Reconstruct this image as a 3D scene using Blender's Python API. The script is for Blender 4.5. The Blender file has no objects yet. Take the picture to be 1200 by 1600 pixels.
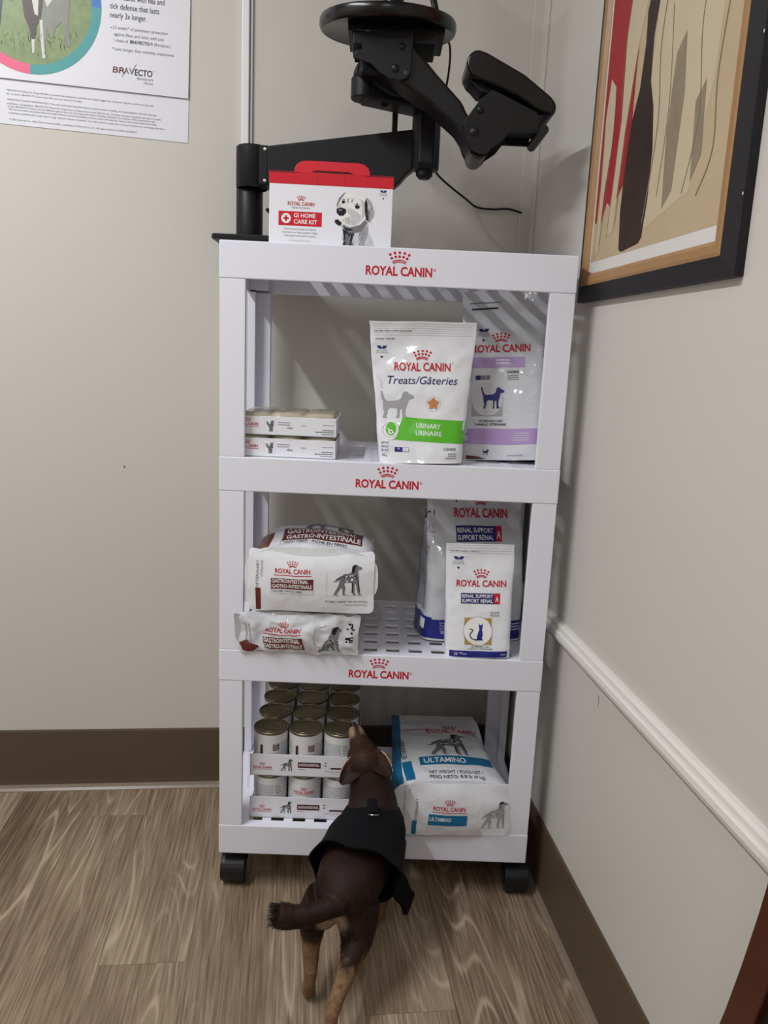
import bpy, bmesh, math, random
from mathutils import Vector, Matrix, noise
from mathutils.geometry import tessellate_polygon

random.seed(7)
SC = bpy.context.scene
COL = SC.collection
PI = math.pi

# ------------------------------------------------------------------ camera, light, exposure
def make_camera():
    cx, cy, cz = 0.27775, -1.36637, 1.06314
    pitch, roll, yaw, f = -0.19998, 0.04397, 0.01447, 1206.4
    fw = Vector((math.sin(yaw)*math.cos(pitch), math.cos(yaw)*math.cos(pitch), math.sin(pitch)))
    r = Vector((math.cos(yaw), -math.sin(yaw), 0)); u = r.cross(fw)
    r2 = r*math.cos(roll)+u*math.sin(roll); u2 = -r*math.sin(roll)+u*math.cos(roll)
    cd = bpy.data.cameras.new('camera'); cam = bpy.data.objects.new('camera', cd); COL.objects.link(cam)
    m = Matrix((r2, u2, -fw)).transposed().to_4x4(); m.translation = (cx, cy, cz)
    cam.matrix_world = m
    cd.sensor_fit = 'VERTICAL'; cd.sensor_height = 36.0; cd.lens = 36.0*f/1600.0
    cd.clip_start = 0.02
    SC.camera = cam
make_camera()

def area(name, loc, target, sx, sy, power, color):
    ld = bpy.data.lights.new(name, 'AREA'); ld.shape = 'RECTANGLE'; ld.size = sx; ld.size_y = sy
    ld.energy = power; ld.color = color
    o = bpy.data.objects.new(name, ld); COL.objects.link(o); o.location = loc
    d = Vector(target)-Vector(loc)
    o.rotation_euler = d.to_track_quat('-Z', 'Y').to_euler()
    return o
area('ceiling_lamp', (-0.82, -0.95, 2.42), (-0.82, -0.94, 0), 0.07, 1.15, 34.0, (0.965, 0.98, 1.0))
area('ceiling_lamp', (0.15, -2.30, 2.42), (0.15, -2.29, 0), 0.14, 0.7, 7.5, (0.965, 0.98, 1.0))
W_ = bpy.data.worlds.new('world'); SC.world = W_; W_.use_nodes = True
W_.node_tree.nodes['Background'].inputs[0].default_value = (0.9, 0.95, 1, 1)
W_.node_tree.nodes['Background'].inputs[1].default_value = 0.03
SC.view_settings.view_transform = 'Standard'; SC.view_settings.look = 'None'
SC.view_settings.gamma = 1.0; SC.view_settings.use_curve_mapping = False
SC.view_settings.exposure = 0.20

# ------------------------------------------------------------------ materials
def lin(c):
    return tuple((x/12.92 if x <= .04045 else ((x+.055)/1.055)**2.4) for x in [v/255. for v in c])+(1.,)
MATS = {}
def mat(name, rgb=None, rough=.5, spec=.5, metal=0., bump=None, var=None, coat=0., alpha=None, ridge=None):
    """plain procedural surface; bump=(scale,strength,detail); var=(scale,amount)"""
    if name in MATS: return MATS[name]
    m = bpy.data.materials.new(name); m.use_nodes = True; nt = m.node_tree; b = nt.nodes['Principled BSDF']
    b.inputs['Base Color'].default_value = lin(rgb); b.inputs['Roughness'].default_value = rough
    b.inputs['Specular IOR Level'].default_value = spec; b.inputs['Metallic'].default_value = metal
    b.inputs['Coat Weight'].default_value = coat
    tc = nt.nodes.new('ShaderNodeTexCoord')
    if var:
        n = nt.nodes.new('ShaderNodeTexNoise'); n.inputs['Scale'].default_value = var[0]; n.inputs['Detail'].default_value = 4
        nt.links.new(tc.outputs['Object'], n.inputs['Vector'])
        mx = nt.nodes.new('ShaderNodeMix'); mx.data_type = 'RGBA'
        c = lin(rgb); a = var[1]
        mx.inputs[6].default_value = tuple(v*(1-a) for v in c[:3])+(1,)
        mx.inputs[7].default_value = tuple(min(1, v*(1+a)) for v in c[:3])+(1,)
        nt.links.new(n.outputs['Fac'], mx.inputs[0]); nt.links.new(mx.outputs[2], b.inputs['Base Color'])
    if bump:
        n2 = nt.nodes.new('ShaderNodeTexNoise'); n2.inputs['Scale'].default_value = bump[0]
        n2.inputs['Detail'].default_value = bump[2] if len(bump) > 2 else 3
        bp = nt.nodes.new('ShaderNodeBump'); bp.inputs['Strength'].default_value = bump[1]
        bp.inputs['Distance'].default_value = bump[3] if len(bump) > 3 else .01
        nt.links.new(tc.outputs['Object'], n2.inputs['Vector']); nt.links.new(n2.outputs['Fac'], bp.inputs['Height'])
        nt.links.new(bp.outputs['Normal'], b.inputs['Normal'])
    if ridge:
        n3 = nt.nodes.new('ShaderNodeTexNoise'); n3.noise_type = 'RIDGED_MULTIFRACTAL'; n3.inputs['Scale'].default_value = ridge[0]; n3.inputs['Detail'].default_value = 2
        nt.links.new(tc.outputs['Object'], n3.inputs['Vector'])
        b3 = nt.nodes.new('ShaderNodeBump'); b3.inputs['Strength'].default_value = ridge[1]; b3.inputs['Distance'].default_value = .012
        nt.links.new(n3.outputs['Fac'], b3.inputs['Height']); nt.links.new(bp.outputs['Normal'], b3.inputs['Normal']); nt.links.new(b3.outputs['Normal'], b.inputs['Normal'])
    if alpha is not None: b.inputs['Alpha'].default_value = alpha
    MATS[name] = m
    return m

mat('white_plastic', (232, 233, 245), .38, .45, bump=(900, .05, 2, .0005))
mat('black_metal', (17, 17, 19), .45, .3, bump=(1200, .08, 2, .0004))
mat('black_gloss', (7, 7, 8), .25, .4)
mat('dark_rubber', (22, 22, 24), .45, .4)
mat('steel', (190, 190, 195), .25, .5, 1.0)
mat('wall_paint', (203, 199, 192), .6, .3, bump=(260, .06, 4, .001), var=(1.5, .02))
mat('wall_paint_right', (203, 199, 193), .5, .35, bump=(260, .06, 4, .001), var=(1.5, .02))
mat('ceiling_paint', (215, 212, 205), .8, .2, bump=(120, .2, 3, .002))
mat('cove_brown', (88, 74, 60), .45, .4, var=(9, .06))
mat('cove_toe', (128, 114, 98), .35, .5, var=(9, .08))
mat('rail_white', (224, 221, 216), .4, .4)
mat('raceway_white', (232, 233, 236), .4, .4)
mat('red_print', (196, 26, 44), .35, .4)
mat('red_card', (205, 18, 42), .4, .4)
mat('white_card', (234, 235, 242), .45, .35)
mat('card_edge', (190, 180, 165), .7, .2)
mat('bag_white', (231, 233, 239), .13, .55, bump=(19, .35, 2.5, .012), ridge=(11, .08))
mat('bag_silver', (212, 214, 220), .12, .6, bump=(22, .4, 2.5, .012), ridge=(12, .16))
mat('navy', (34, 38, 110), .35, .4)
mat('royal_blue', (32, 40, 128), .3, .45)
mat('ink_dark', (28, 28, 40), .4, .3)
mat('ink_grey', (120, 120, 126), .45, .3)
mat('ink_light', (165, 165, 170), .45, .3)
mat('ink_pale', (205, 205, 208), .45, .3)
mat('green', (92, 190, 42), .3, .45)
mat('lilac', (180, 150, 200), .3, .45)
mat('maroon', (104, 44, 40), .32, .45)
mat('dark_maroon', (84, 34, 42), .35, .4)
mat('teal_blue', (16, 112, 158), .3, .45, bump=(40, .2, 3, .01))
mat('teal_gusset', (18, 104, 148), .28, .5, bump=(40, .4, 3, .012), var=(160, .3))
mat('gold', (176, 150, 86), .35, .4)
mat('biscuit', (196, 134, 84), .5, .3, var=(300, .2))
mat('text_white', (238, 238, 238), .35, .4)
mat('poster_paper', (222, 222, 230), .4, .4)
mat('ring_teal', (62, 150, 152), .4, .4); mat('ring_pink', (226, 92, 128), .4, .4); mat('ring_blue', (52, 116, 190), .4, .4)
mat('photo_grass', (122, 140, 92), .4, .4, var=(70, .35)); mat('photo_far', (150, 160, 110), .4, .4, var=(30, .2))
mat('photo_trees', (64, 74, 56), .4, .4, var=(40, .3)); mat('photo_purple', (58, 46, 76), .4, .4); mat('photo_brown', (66, 48, 44), .4, .4, var=(60, .2))
mat('photo_white', (205, 200, 196), .4, .4, var=(60, .08)); mat('photo_grey', (128, 130, 120), .4, .4, var=(60, .2))
mat('frame_black', (24, 22, 25), .5, .35, var=(60, .15)); mat('frame_wood', (160, 122, 80), .4, .4, var=(45, .12))
mat('art_paper', (188, 168, 138), .45, .35, var=(14, .07)); mat('art_margin', (216, 214, 212), .45, .35)
mat('art_red', (158, 34, 46), .45, .35, var=(120, .25)); mat('art_dark', (50, 36, 33), .45, .35, var=(25, .25))
mat('art_pale', (196, 181, 154), .45, .35, var=(20, .05)); mat('art_grey', (140, 127, 108), .45, .35, var=(40, .2))
mat('can_lid', (128, 122, 98), .3, .5, .75); mat('can_rim', (150, 144, 122), .25, .5, .85)
mat('can_label', (222, 222, 226), .3, .45)
mat('harness_cloth', (16, 16, 20), .85, .15, bump=(700, .5, 2, .001)); mat('dark_wood', (74, 34, 22), .35, .45, var=(30, .25))
mat('dark_vinyl', (26, 18, 20), .5, .35)
mat('cable_black', (14, 14, 15), .5, .3)
mat('nose_black', (18, 14, 14), .35, .5)
mat('eye_black', (8, 6, 6), .1, .6)

def film_mat():
    m = bpy.data.materials.new('shrink_film'); m.use_nodes = True; nt = m.node_tree; b = nt.nodes['Principled BSDF']
    b.inputs['Base Color'].default_value = lin((190, 180, 158)); b.inputs['Roughness'].default_value = .16
    b.inputs['Alpha'].default_value = .8
    MATS['shrink_film'] = m
film_mat()
def clear_mat():
    m = bpy.data.materials.new('clear_wrap'); m.use_nodes = True; nt = m.node_tree; b = nt.nodes['Principled BSDF']
    b.inputs['Base Color'].default_value = (.9, .9, .92, 1); b.inputs['Roughness'].default_value = .12
    b.inputs['Alpha'].default_value = .22
    MATS['clear_wrap'] = m
clear_mat()

def floor_mat():
    m = bpy.data.materials.new('vinyl_plank'); m.use_nodes = True; nt = m.node_tree; b = nt.nodes['Principled BSDF']
    N = nt.nodes.new; L = nt.links.new
    def math_(op, a, b_=None, c=None):
        n = N('ShaderNodeMath'); n.operation = op
        for i, v in enumerate((a, b_, c)):
            if v is None: continue
            if isinstance(v, (int, float)): n.inputs[i].default_value = v
            else: L(v, n.inputs[i])
        return n.outputs[0]
    tc = N('ShaderNodeTexCoord'); sp = N('ShaderNodeSeparateXYZ'); L(tc.outputs['Object'], sp.inputs[0])
    X, Y = sp.outputs[0], sp.outputs[1]
    pw, pl = .152, 1.22
    xs = math_('DIVIDE', math_('ADD', X, .077), pw); idx = math_('FLOOR', xs); fx = math_('FRACT', xs)
    rnd = math_('FRACT', math_('MULTIPLY', math_('SINE', math_('MULTIPLY', idx, 12.9898)), 43758.5453))
    ys = math_('ADD', math_('DIVIDE', math_('ADD', Y, .707), pl), math_('MULTIPLY', math_('ADD', idx, 2.0), .37))
    idy = math_('FLOOR', ys); fy = math_('FRACT', ys)
    pid = math_('ADD', math_('MULTIPLY', idx, 7.13), math_('MULTIPLY', idy, 3.71))
    # grain coordinates: stretched along the plank, shifted per plank
    cb = N('ShaderNodeCombineXYZ'); L(math_('MULTIPLY', X, 8.5), cb.inputs[0]); L(math_('MULTIPLY', Y, .85), cb.inputs[1]); L(pid, cb.inputs[2])
    n1 = N('ShaderNodeTexNoise'); n1.inputs['Scale'].default_value = 1.0; n1.inputs['Detail'].default_value = 1; n1.inputs['Roughness'].default_value = .45
    L(cb.outputs[0], n1.inputs['Vector'])
    cb2 = N('ShaderNodeCombineXYZ'); L(math_('MULTIPLY', X, 260.0), cb2.inputs[0]); L(math_('MULTIPLY', Y, 9.0), cb2.inputs[1]); L(pid, cb2.inputs[2])
    n2 = N('ShaderNodeTexNoise'); n2.inputs['Scale'].default_value = 1.0; n2.inputs['Detail'].default_value = 5; L(cb2.outputs[0], n2.inputs['Vector'])
    rings = math_('SINE', math_('ADD', math_('MULTIPLY', n1.outputs['Fac'], 150.0), math_('MULTIPLY', n2.outputs['Fac'], 1.3)))
    lines = math_('POWER', math_('MAXIMUM', rings, 0.0), 4.0)
    cb3 = N('ShaderNodeCombineXYZ'); L(math_('MULTIPLY', X, 14.0), cb3.inputs[0]); L(math_('MULTIPLY', Y, 2.4), cb3.inputs[1]); L(math_('ADD', pid, 5.5), cb3.inputs[2])
    n3 = N('ShaderNodeTexNoise'); n3.inputs['Scale'].default_value = 1.0; n3.inputs['Detail'].default_value = 3; L(cb3.outputs[0], n3.inputs['Vector'])
    # cathedral lines only where the broad noise lets them
    gate = math_('SMOOTH_MIN', math_('MAXIMUM', math_('MULTIPLY', math_('SUBTRACT', n3.outputs['Fac'], .45), 7.0), 0.0), 1.0, .2)
    ln = math_('MULTIPLY', lines, gate)
    fac = math_('ADD', math_('ADD', math_('MULTIPLY', n2.outputs['Fac'], .85), math_('MULTIPLY', n3.outputs['Fac'], .48)), math_('MULTIPLY', math_('SUBTRACT', rnd, .5), .18))
    cr = N('ShaderNodeValToRGB'); e = cr.color_ramp.elements
    e[0].position = .42; e[0].color = lin((94, 76, 60)); e[1].position = .90; e[1].color = lin((160, 143, 122))
    k = cr.color_ramp.elements.new(.64); k.color = lin((131, 112, 92))
    L(fac, cr.inputs[0])
    mx = N('ShaderNodeMix'); mx.data_type = 'RGBA'; L(math_('MULTIPLY', ln, .8), mx.inputs[0]); L(cr.outputs[0], mx.inputs[6]); mx.inputs[7].default_value = lin((182, 164, 141))
    ex = math_('MINIMUM', fx, math_('SUBTRACT', 1.0, fx)); ey = math_('MULTIPLY', math_('MINIMUM', fy, math_('SUBTRACT', 1.0, fy)), pl/pw)
    seam = math_('LESS_THAN', math_('MINIMUM', ex, ey), .0045)
    mx2 = N('ShaderNodeMix'); mx2.data_type = 'RGBA'; L(math_('MULTIPLY', seam, .45), mx2.inputs[0]); L(mx.outputs[2], mx2.inputs[6]); mx2.inputs[7].default_value = lin((70, 56, 44))
    L(mx2.outputs[2], b.inputs['Base Color']); b.inputs['Roughness'].default_value = .48; b.inputs['Specular IOR Level'].default_value = .35
    bp = N('ShaderNodeBump'); bp.inputs['Strength'].default_value = .12; bp.inputs['Distance'].default_value = .002
    L(math_('SUBTRACT', n2.outputs['Fac'], seam), bp.inputs['Height']); L(bp.outputs['Normal'], b.inputs['Normal'])
    MATS['vinyl_plank'] = m
floor_mat()

def coat_mat():
    m = bpy.data.materials.new('dog_coat'); m.use_nodes = True; nt = m.node_tree; b = nt.nodes['Principled BSDF']
    at = nt.nodes.new('ShaderNodeAttribute'); at.attribute_name = 'coat'
    tc = nt.nodes.new('ShaderNodeTexCoord'); n = nt.nodes.new('ShaderNodeTexNoise'); n.inputs['Scale'].default_value = 240; n.inputs['Detail'].default_value = 4
    nt.links.new(tc.outputs['Object'], n.inputs['Vector'])
    mx = nt.nodes.new('ShaderNodeMix'); mx.data_type = 'RGBA'; mx.blend_type = 'MULTIPLY'; mx.inputs[0].default_value = .6
    nt.links.new(at.outputs['Color'], mx.inputs[6]); 
    cr = nt.nodes.new('ShaderNodeValToRGB'); cr.color_ramp.elements[0].position = .3; cr.color_ramp.elements[0].color = (.5, .5, .5, 1); cr.color_ramp.elements[1].position = .7
    nt.links.new(n.outputs['Fac'], cr.inputs[0]); nt.links.new(cr.outputs[0], mx.inputs[7])
    nt.links.new(mx.outputs[2], b.inputs['Base Color']); b.inputs['Roughness'].default_value = .6; b.inputs['Specular IOR Level'].default_value = .2
    b.inputs['Sheen Weight'].default_value = .0
    bp = nt.nodes.new('ShaderNodeBump'); bp.inputs['Strength'].default_value = .35; bp.inputs['Distance'].default_value = .002
    nt.links.new(n.outputs['Fac'], bp.inputs['Height']); nt.links.new(bp.outputs['Normal'], b.inputs['Normal'])
    MATS['dog_coat'] = m
coat_mat()

# ------------------------------------------------------------------ mesh builder
class MB:
    def __init__(s): s.v = []; s.f = []; s.m = []; s.sm = []; s.mats = []
    def mi(s, name):
        if name not in s.mats: s.mats.append(name)
        return s.mats.index(name)
    def add(s, verts, faces, m, smooth=False):
        o = len(s.v); s.v += [tuple(p) for p in verts]; k = s.mi(m)
        for f in faces: s.f.append(tuple(i+o for i in f)); s.m.append(k); s.sm.append(smooth)
    def from_bm(s, bm, m, smooth=False):
        bm.verts.index_update()
        s.add([v.co[:] for v in bm.verts], [[v.index for v in f.verts] for f in bm.faces], m, smooth); bm.free()
    def box(s, lo, hi, m, bevel=0., M=None):
        bm = bmesh.new(); bmesh.ops.create_cube(bm, size=1)
        for v in bm.verts:
            v.co = Vector([(lo[i]+hi[i])/2+v.co[i]*(hi[i]-lo[i]) for i in range(3)])
        if bevel: bmesh.ops.bevel(bm, geom=bm.edges[:], offset=bevel, segments=4 if bevel > .0025 else 2, affect='EDGES', profile=.5)
        if M is not None: bmesh.ops.transform(bm, matrix=M, verts=bm.verts)
        s.from_bm(bm, m, False)
    def prism(s, pts, y0, y1, m, bevel=0., M=None, axis='y', smooth=False):
        """polygon in the xz plane (axis y) or xy plane (axis z), extruded"""
        bm = bmesh.new()
        mk = (lambda a, b, d: (a, d, b)) if axis == 'y' else ((lambda a, b, d: (a, b, d)) if axis == 'z' else (lambda a, b, d: (d, a, b)))
        A = [bm.verts.new(mk(a, b, y0)) for a, b in pts]; B = [bm.verts.new(mk(a, b, y1)) for a, b in pts]
        n = len(pts)
        f1 = bm.faces.new(A); f2 = bm.faces.new(B[::-1])
        for i in range(n): bm.faces.new((A[i], B[i], B[(i+1) % n], A[(i+1) % n]))
        bmesh.ops.recalc_face_normals(bm, faces=bm.faces)
        if bevel: bmesh.ops.bevel(bm, geom=[e for e in bm.edges], offset=bevel, segments=4 if bevel > .0025 else 2, affect='EDGES', profile=.5)
        if M is not None: bmesh.ops.transform(bm, matrix=M, verts=bm.verts)
        s.from_bm(bm, m, smooth)
    def lathe(s, prof, m, seg=32, M=None, cap=True, smooth=True):
        """profile of (r,z) points about the z axis"""
        V = []; F = []
        for r, z in prof:
            for k in range(seg):
                a = 2*PI*k/seg; V.append(Vector((r*math.cos(a), r*math.sin(a), z)))
        for i in range(len(prof)-1):
            for k in range(seg):
                k2 = (k+1) % seg; F.append((i*seg+k, i*seg+k2, (i+1)*seg+k2, (i+1)*seg+k))
        if cap:
            F.append(tuple(range(seg))[::-1]); F.append(tuple(range((len(prof)-1)*seg, len(prof)*seg)))
        if M is not None: V = [M@p for p in V]
        s.add(V, F, m, smooth)
    def tube(s, pts, r, m, seg=10, closed=False, rr=None, cap=True):
        """round tube along points; r a number or one per point; rr = (rx, rz) scale per point for oval sections"""
        P = [Vector(p) for p in pts]; n = len(P)
        R = [r]*n if isinstance(r, (int, float)) else list(r)
        V = []; F = []
        up0 = None
        for i in range(n):
            a = P[(i-1) % n] if (closed or i > 0) else P[i]; b = P[(i+1) % n] if (closed or i < n-1) else P[i]
            t = (b-a).normalized()
            if up0 is None:
                up0 = Vector((0, 0, 1)) if abs(t.z) < .9 else Vector((0, 1, 0))
            x = t.cross(up0).normalized(); y = x.cross(t).normalized()
            if abs(t.dot(up0)) < .97: up0 = y
            sx, sy = (1, 1) if rr is None else rr[i]
            for k in range(seg):
                an = 2*PI*k/seg; V.append(P[i]+x*math.cos(an)*R[i]*sx+y*math.sin(an)*R[i]*sy)
        for i in range(n if closed else n-1):
            j = (i+1) % n
            for k in range(seg):
                k2 = (k+1) % seg; F.append((i*seg+k, i*seg+k2, j*seg+k2, j*seg+k))
        if cap and not closed:
            F.append(tuple(range(seg))[::-1]); F.append(tuple(range((n-1)*seg, n*seg)))
        s.add(V, F, m, True)
    def ball(s, c, r, m, M=None, seg=20):
        bm = bmesh.new(); bmesh.ops.create_uvsphere(bm, u_segments=seg, v_segments=max(8, seg//2), radius=1)
        rx = (r, r, r) if isinstance(r, (int, float)) else r
        for v in bm.verts: v.co = Vector((v.co.x*rx[0], v.co.y*rx[1], v.co.z*rx[2]))
        if M is not None: bmesh.ops.transform(bm, matrix=M, verts=bm.verts)
        for v in bm.verts: v.co += Vector(c)
        s.from_bm(bm, m, True)
    def grid(s, fn, nu, nv, m, flip=False):
        V = [fn(i/nu, j/nv) for j in range(nv+1) for i in range(nu+1)]
        F = []
        for j in range(nv):
            for i in range(nu):
                q = (j*(nu+1)+i, j*(nu+1)+i+1, (j+1)*(nu+1)+i+1, (j+1)*(nu+1)+i)
                F.append(q[::-1] if flip else q)
        s.add(V, F, m, True)
    def build(s, name, parent=None, loc=None, rot=None, angle=35):
        me = bpy.data.meshes.new(name); me.from_pydata(s.v, [], s.f)
        for k in s.mats: me.materials.append(MATS[k])
        me.update()
        if angle: me.set_sharp_from_angle(angle=math.radians(angle))
        me.polygons.foreach_set('material_index', s.m); me.polygons.foreach_set('use_smooth', s.sm); me.update()
        o = bpy.data.objects.new(name, me); COL.objects.link(o)
        if parent: o.parent = parent
        if loc is not None: o.location = loc
        if rot is not None: o.rotation_euler = rot
        return o

def tag(o, label=None, cat=None, group=None, kind=None):
    if label: o['label'] = label
    if cat: o['category'] = cat
    if group: o['group'] = group
    if kind: o['kind'] = kind
    return o
def thing(name, label, cat, loc=(0, 0, 0), rot=(0, 0, 0), group=None):
    o = bpy.data.objects.new(name, None); COL.objects.link(o); o.location = loc; o.rotation_euler = rot
    o.empty_display_size = .05
    return tag(o, label, cat, group)
def copy_thing(o):
    c = o.copy(); COL.objects.link(c)
    for ch in list(o.children):
        d = ch.copy(); COL.objects.link(d); d.parent = c
        for g in list(ch.children):
            e = g.copy(); COL.objects.link(e); e.parent = d
    return c

# ------------------------------------------------------------------ printing on surfaces
_T = {}
def text_geo(s, bold=0., shear=0., spacing=1.):
    k = (s, bold, shear, spacing)
    if k in _T: return _T[k]
    cu = bpy.data.curves.new('txt', 'FONT'); cu.body = s; cu.size = 1; cu.offset = bold; cu.shear = shear
    cu.space_character = spacing; cu.resolution_u = 3; cu.fill_mode = 'FRONT'
    ob = bpy.data.objects.new('txt', cu)
    me = ob.to_mesh()
    V = [(v.co.x, v.co.y) for v in me.vertices]; F = [tuple(p.vertices) for p in me.polygons]
    ob.to_mesh_clear(); bpy.data.objects.remove(ob); bpy.data.curves.remove(cu)
    _T[k] = (V, F)
    return _T[k]
CAP = None
class Print:
    """puts flat artwork given in (u,v) metres onto a surface S(u,v,off) of the mesh builder"""
    def __init__(s, mb, S, step=.012, base=.00013): s.mb = mb; s.S = S; s.step = step; s.base = base
    def raw(s, V, F, m, layer):
        V = [tuple(p) for p in V]; F = [tuple(f) for f in F]
        tri = []
        for f in F:
            for i in range(1, len(f)-1): tri.append((f[0], f[i], f[i+1]))
        L2 = s.step**2; V = list(V); mid = {}
        def md(a, b):
            k = (min(a, b), max(a, b))
            if k not in mid:
                V.append(((V[a][0]+V[b][0])/2, (V[a][1]+V[b][1])/2)); mid[k] = len(V)-1
            return mid[k]
        out = []; st = tri
        while st:
            a, b, c = st.pop()
            d = [(V[p][0]-V[q][0])**2+(V[p][1]-V[q][1])**2 for p, q in ((a, b), (b, c), (c, a))]
            k = max(range(3), key=lambda i: d[i])
            if d[k] <= L2 or len(out) > 60000: out.append((a, b, c)); continue
            if k == 1: a, b, c = b, c, a
            elif k == 2: a, b, c = c, a, b
            n = md(a, b); st.append((a, n, c)); st.append((n, b, c))
        off = s.base+.00013*layer+s.base*.15*layer
        s.mb.add([s.S(u, v, off) for u, v in V], out, m, True)
    def poly(s, pts, m, layer=0):
        t = tessellate_polygon([[Vector((x, y, 0)) for x, y in pts]])
        s.raw(pts, t, m, layer)
    def rect(s, u0, v0, u1, v1, m, layer=0): s.raw([(u0, v0), (u1, v0), (u1, v1), (u0, v1)], [(0, 1, 2, 3)], m, layer)
    def disc(s, u, v, r, m, layer=0, n=20, ry=None):
        ry = r if ry is None else ry
        s.raw([(u+r*math.cos(2*PI*k/n), v+ry*math.sin(2*PI*k/n)) for k in range(n)], [tuple(range(n))], m, layer)
    def ring(s, u, v, r0, r1, m, layer=0, a0=0., a1=2*PI, n=48):
        V = []; 
        for k in range(n+1):
            a = a0+(a1-a0)*k/n
            V += [(u+r0*math.cos(a), v+r0*math.sin(a)), (u+r1*math.cos(a), v+r1*math.sin(a))]
        s.raw(V, [(2*k, 2*k+1, 2*k+3, 2*k+2) for k in range(n)], m, layer)
    def stroke(s, pts, w, m, layer=0):
        for (a, b), (c, d) in zip(pts[:-1], pts[1:]):
            l = math.hypot(c-a, d-b)
            if l < 1e-9: continue
            nx, ny = -(d-b)/l*w/2, (c-a)/l*w/2
            s.raw([(a-nx, b-ny), (c-nx, d-ny), (c+nx, d+ny), (a+nx, b+ny)], [(0, 1, 2, 3)], m, layer)
    def text(s, t, u, v, h, m, layer=1, w=None, align='c', bold=.0, shear=0., rot=0., spacing=1.):
        global CAP
        if CAP is None: CAP = max(p[1] for p in text_geo('H')[0])
        V, F = text_geo(t, bold, shear, spacing)
        if not V: return
        x0 = min(p[0] for p in V); x1 = max(p[0] for p in V); k = h/CAP
        kx = k if w is None else w/(x1-x0); W = (x1-x0)*kx
        ox = {'c': -W/2, 'l': 0, 'r': -W}[align]
        c, sn = math.cos(rot), math.sin(rot)
        o = []
        for x, y in V:
            a = (x-x0)*kx+ox; b = y*k; o.append((u+a*c-b*sn, v+a*sn+b*c))
        s.raw(o, F, m, layer)
    def crown(s, u, v, w, m='red_print', layer=1):
        """nine dots over a double band; w = crown width, v = underside"""
        k = w/2.6
        for x, y in ((-1.15, 1.02), (-.6, 1.22), (0, 1.28), (.6, 1.22), (1.15, 1.02), (-.93, .6), (-.48, .78), (0, .82), (.48, .78), (.93, .6)):
            s.disc(u+x*k, v+y*k, .165*k, m, layer, 12)
        for r0, r1 in ((1.22, 1.34), (1.42, 1.56)):
            s.ring(u, v-1.08*k, r0*k, r1*k, m, layer, PI/2-.62, PI/2+.62, 12)
    def logo(s, u, v, w, m='red_print', layer=1, reg=None, bold=.022, hh=.128, underline=False):
        """crown over the two-word name; w = width of the lettering, v = its baseline"""
        s.text('ROYAL CANIN', u, v, w*hh, m, layer, w=w, bold=bold)
        s.crown(u, v+w*hh*1.38, w*.32, m, layer)
        if reg: s.text(reg, u+w*.515, v+w*hh*.62, w*.04, m, layer, align='l')
        if underline: s.rect(u-w*.54, v-w*.07, u+w*.54, v-w*.05, m, layer)
    def greek(s, u, v, w, n, lh, m='ink_light', layer=1, align='l', seed=1, t=.38):
        """lines of print too small to read in the photograph"""
        r = random.Random(seed)
        for i in range(n):
            ww = w*r.uniform(.72, 1.); x0 = u if align == 'l' else (u-ww if align == 'r' else u-ww/2)
            x = x0
            while x < x0+ww-1e-5:
                d = min(r.uniform(.06, .16)*w, x0+ww-x); s.rect(x, v-i*lh, x+d*.86, v-i*lh+lh*t, m, layer); x += d
    def badge(s, u, v, w, layer=1):
        s.poly([(u-w*.5, v+w*.62), (u-w*.12, v+w*.62), (u, v+w*.42), (u+w*.12, v+w*.62), (u+w*.5, v+w*.62), (u+w*.3, v+w*.34), (u-w*.3, v+w*.34)], 'navy', layer)
        s.text('EXCLUSIVE', u, v+w*.1, w*.13, 'ink_grey', layer, w=w*.95); s.text('EXCLUSIVITE', u, v-w*.1, w*.13, 'ink_grey', layer, w=w*1.1)
        s.poly([(u-w*.14, v-w*.36), (u, v-w*.6), (u+w*.14, v-w*.36)], 'ink_dark', layer)
    def figure(s, pts, u, v, h, m, layer=1, flip=False, wx=1.):
        k = h
        s.poly([(u+(-(x-.5) if flip else (x-.5))*k*wx, v+y*k) for x, y in pts], m, layer)
    def setter(s, u, v, h, sit=False, layer=1, seed=3):
        pts = DOG_SIT if sit else DOG_STAND
        s.figure(pts, u, v, h, 'ink_grey', layer)
        r = random.Random(seed)
        f = lambda x, y: (u+(x-.5)*h, v+y*h)
        head = [(.6, .78), (.62, .95), (.7, 1.0), (.76, .98), (.72, .9), (.7, .78), (.66, .7)] if not sit else [(.5, .78), (.54, .95), (.63, 1.0), (.7, .98), (.66, .88), (.62, .74), (.56, .68)]
        s.poly([f(*p) for p in head], 'ink_dark', layer+1)
        lo, hi = ((.3, .45), (.76, .66)) if not sit else ((.4, .3), (.7, .6))
        for k in range(34):
            x, y = r.uniform(lo[0], hi[0]), r.uniform(lo[1], hi[1]); d = r.uniform(.012, .03)
            s.disc(*f(x, y), d*h, 'ink_dark' if k % 2 else 'text_white', layer+1, 6)
        for a, b in (((.1, .5), (.3, .62)), ((.8, .5), (.84, .1)), ((.62, .4), (.6, .06))):
            if not sit: s.stroke([f(*a), f(*b)], .03*h, 'ink_dark', layer+1)
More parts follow.
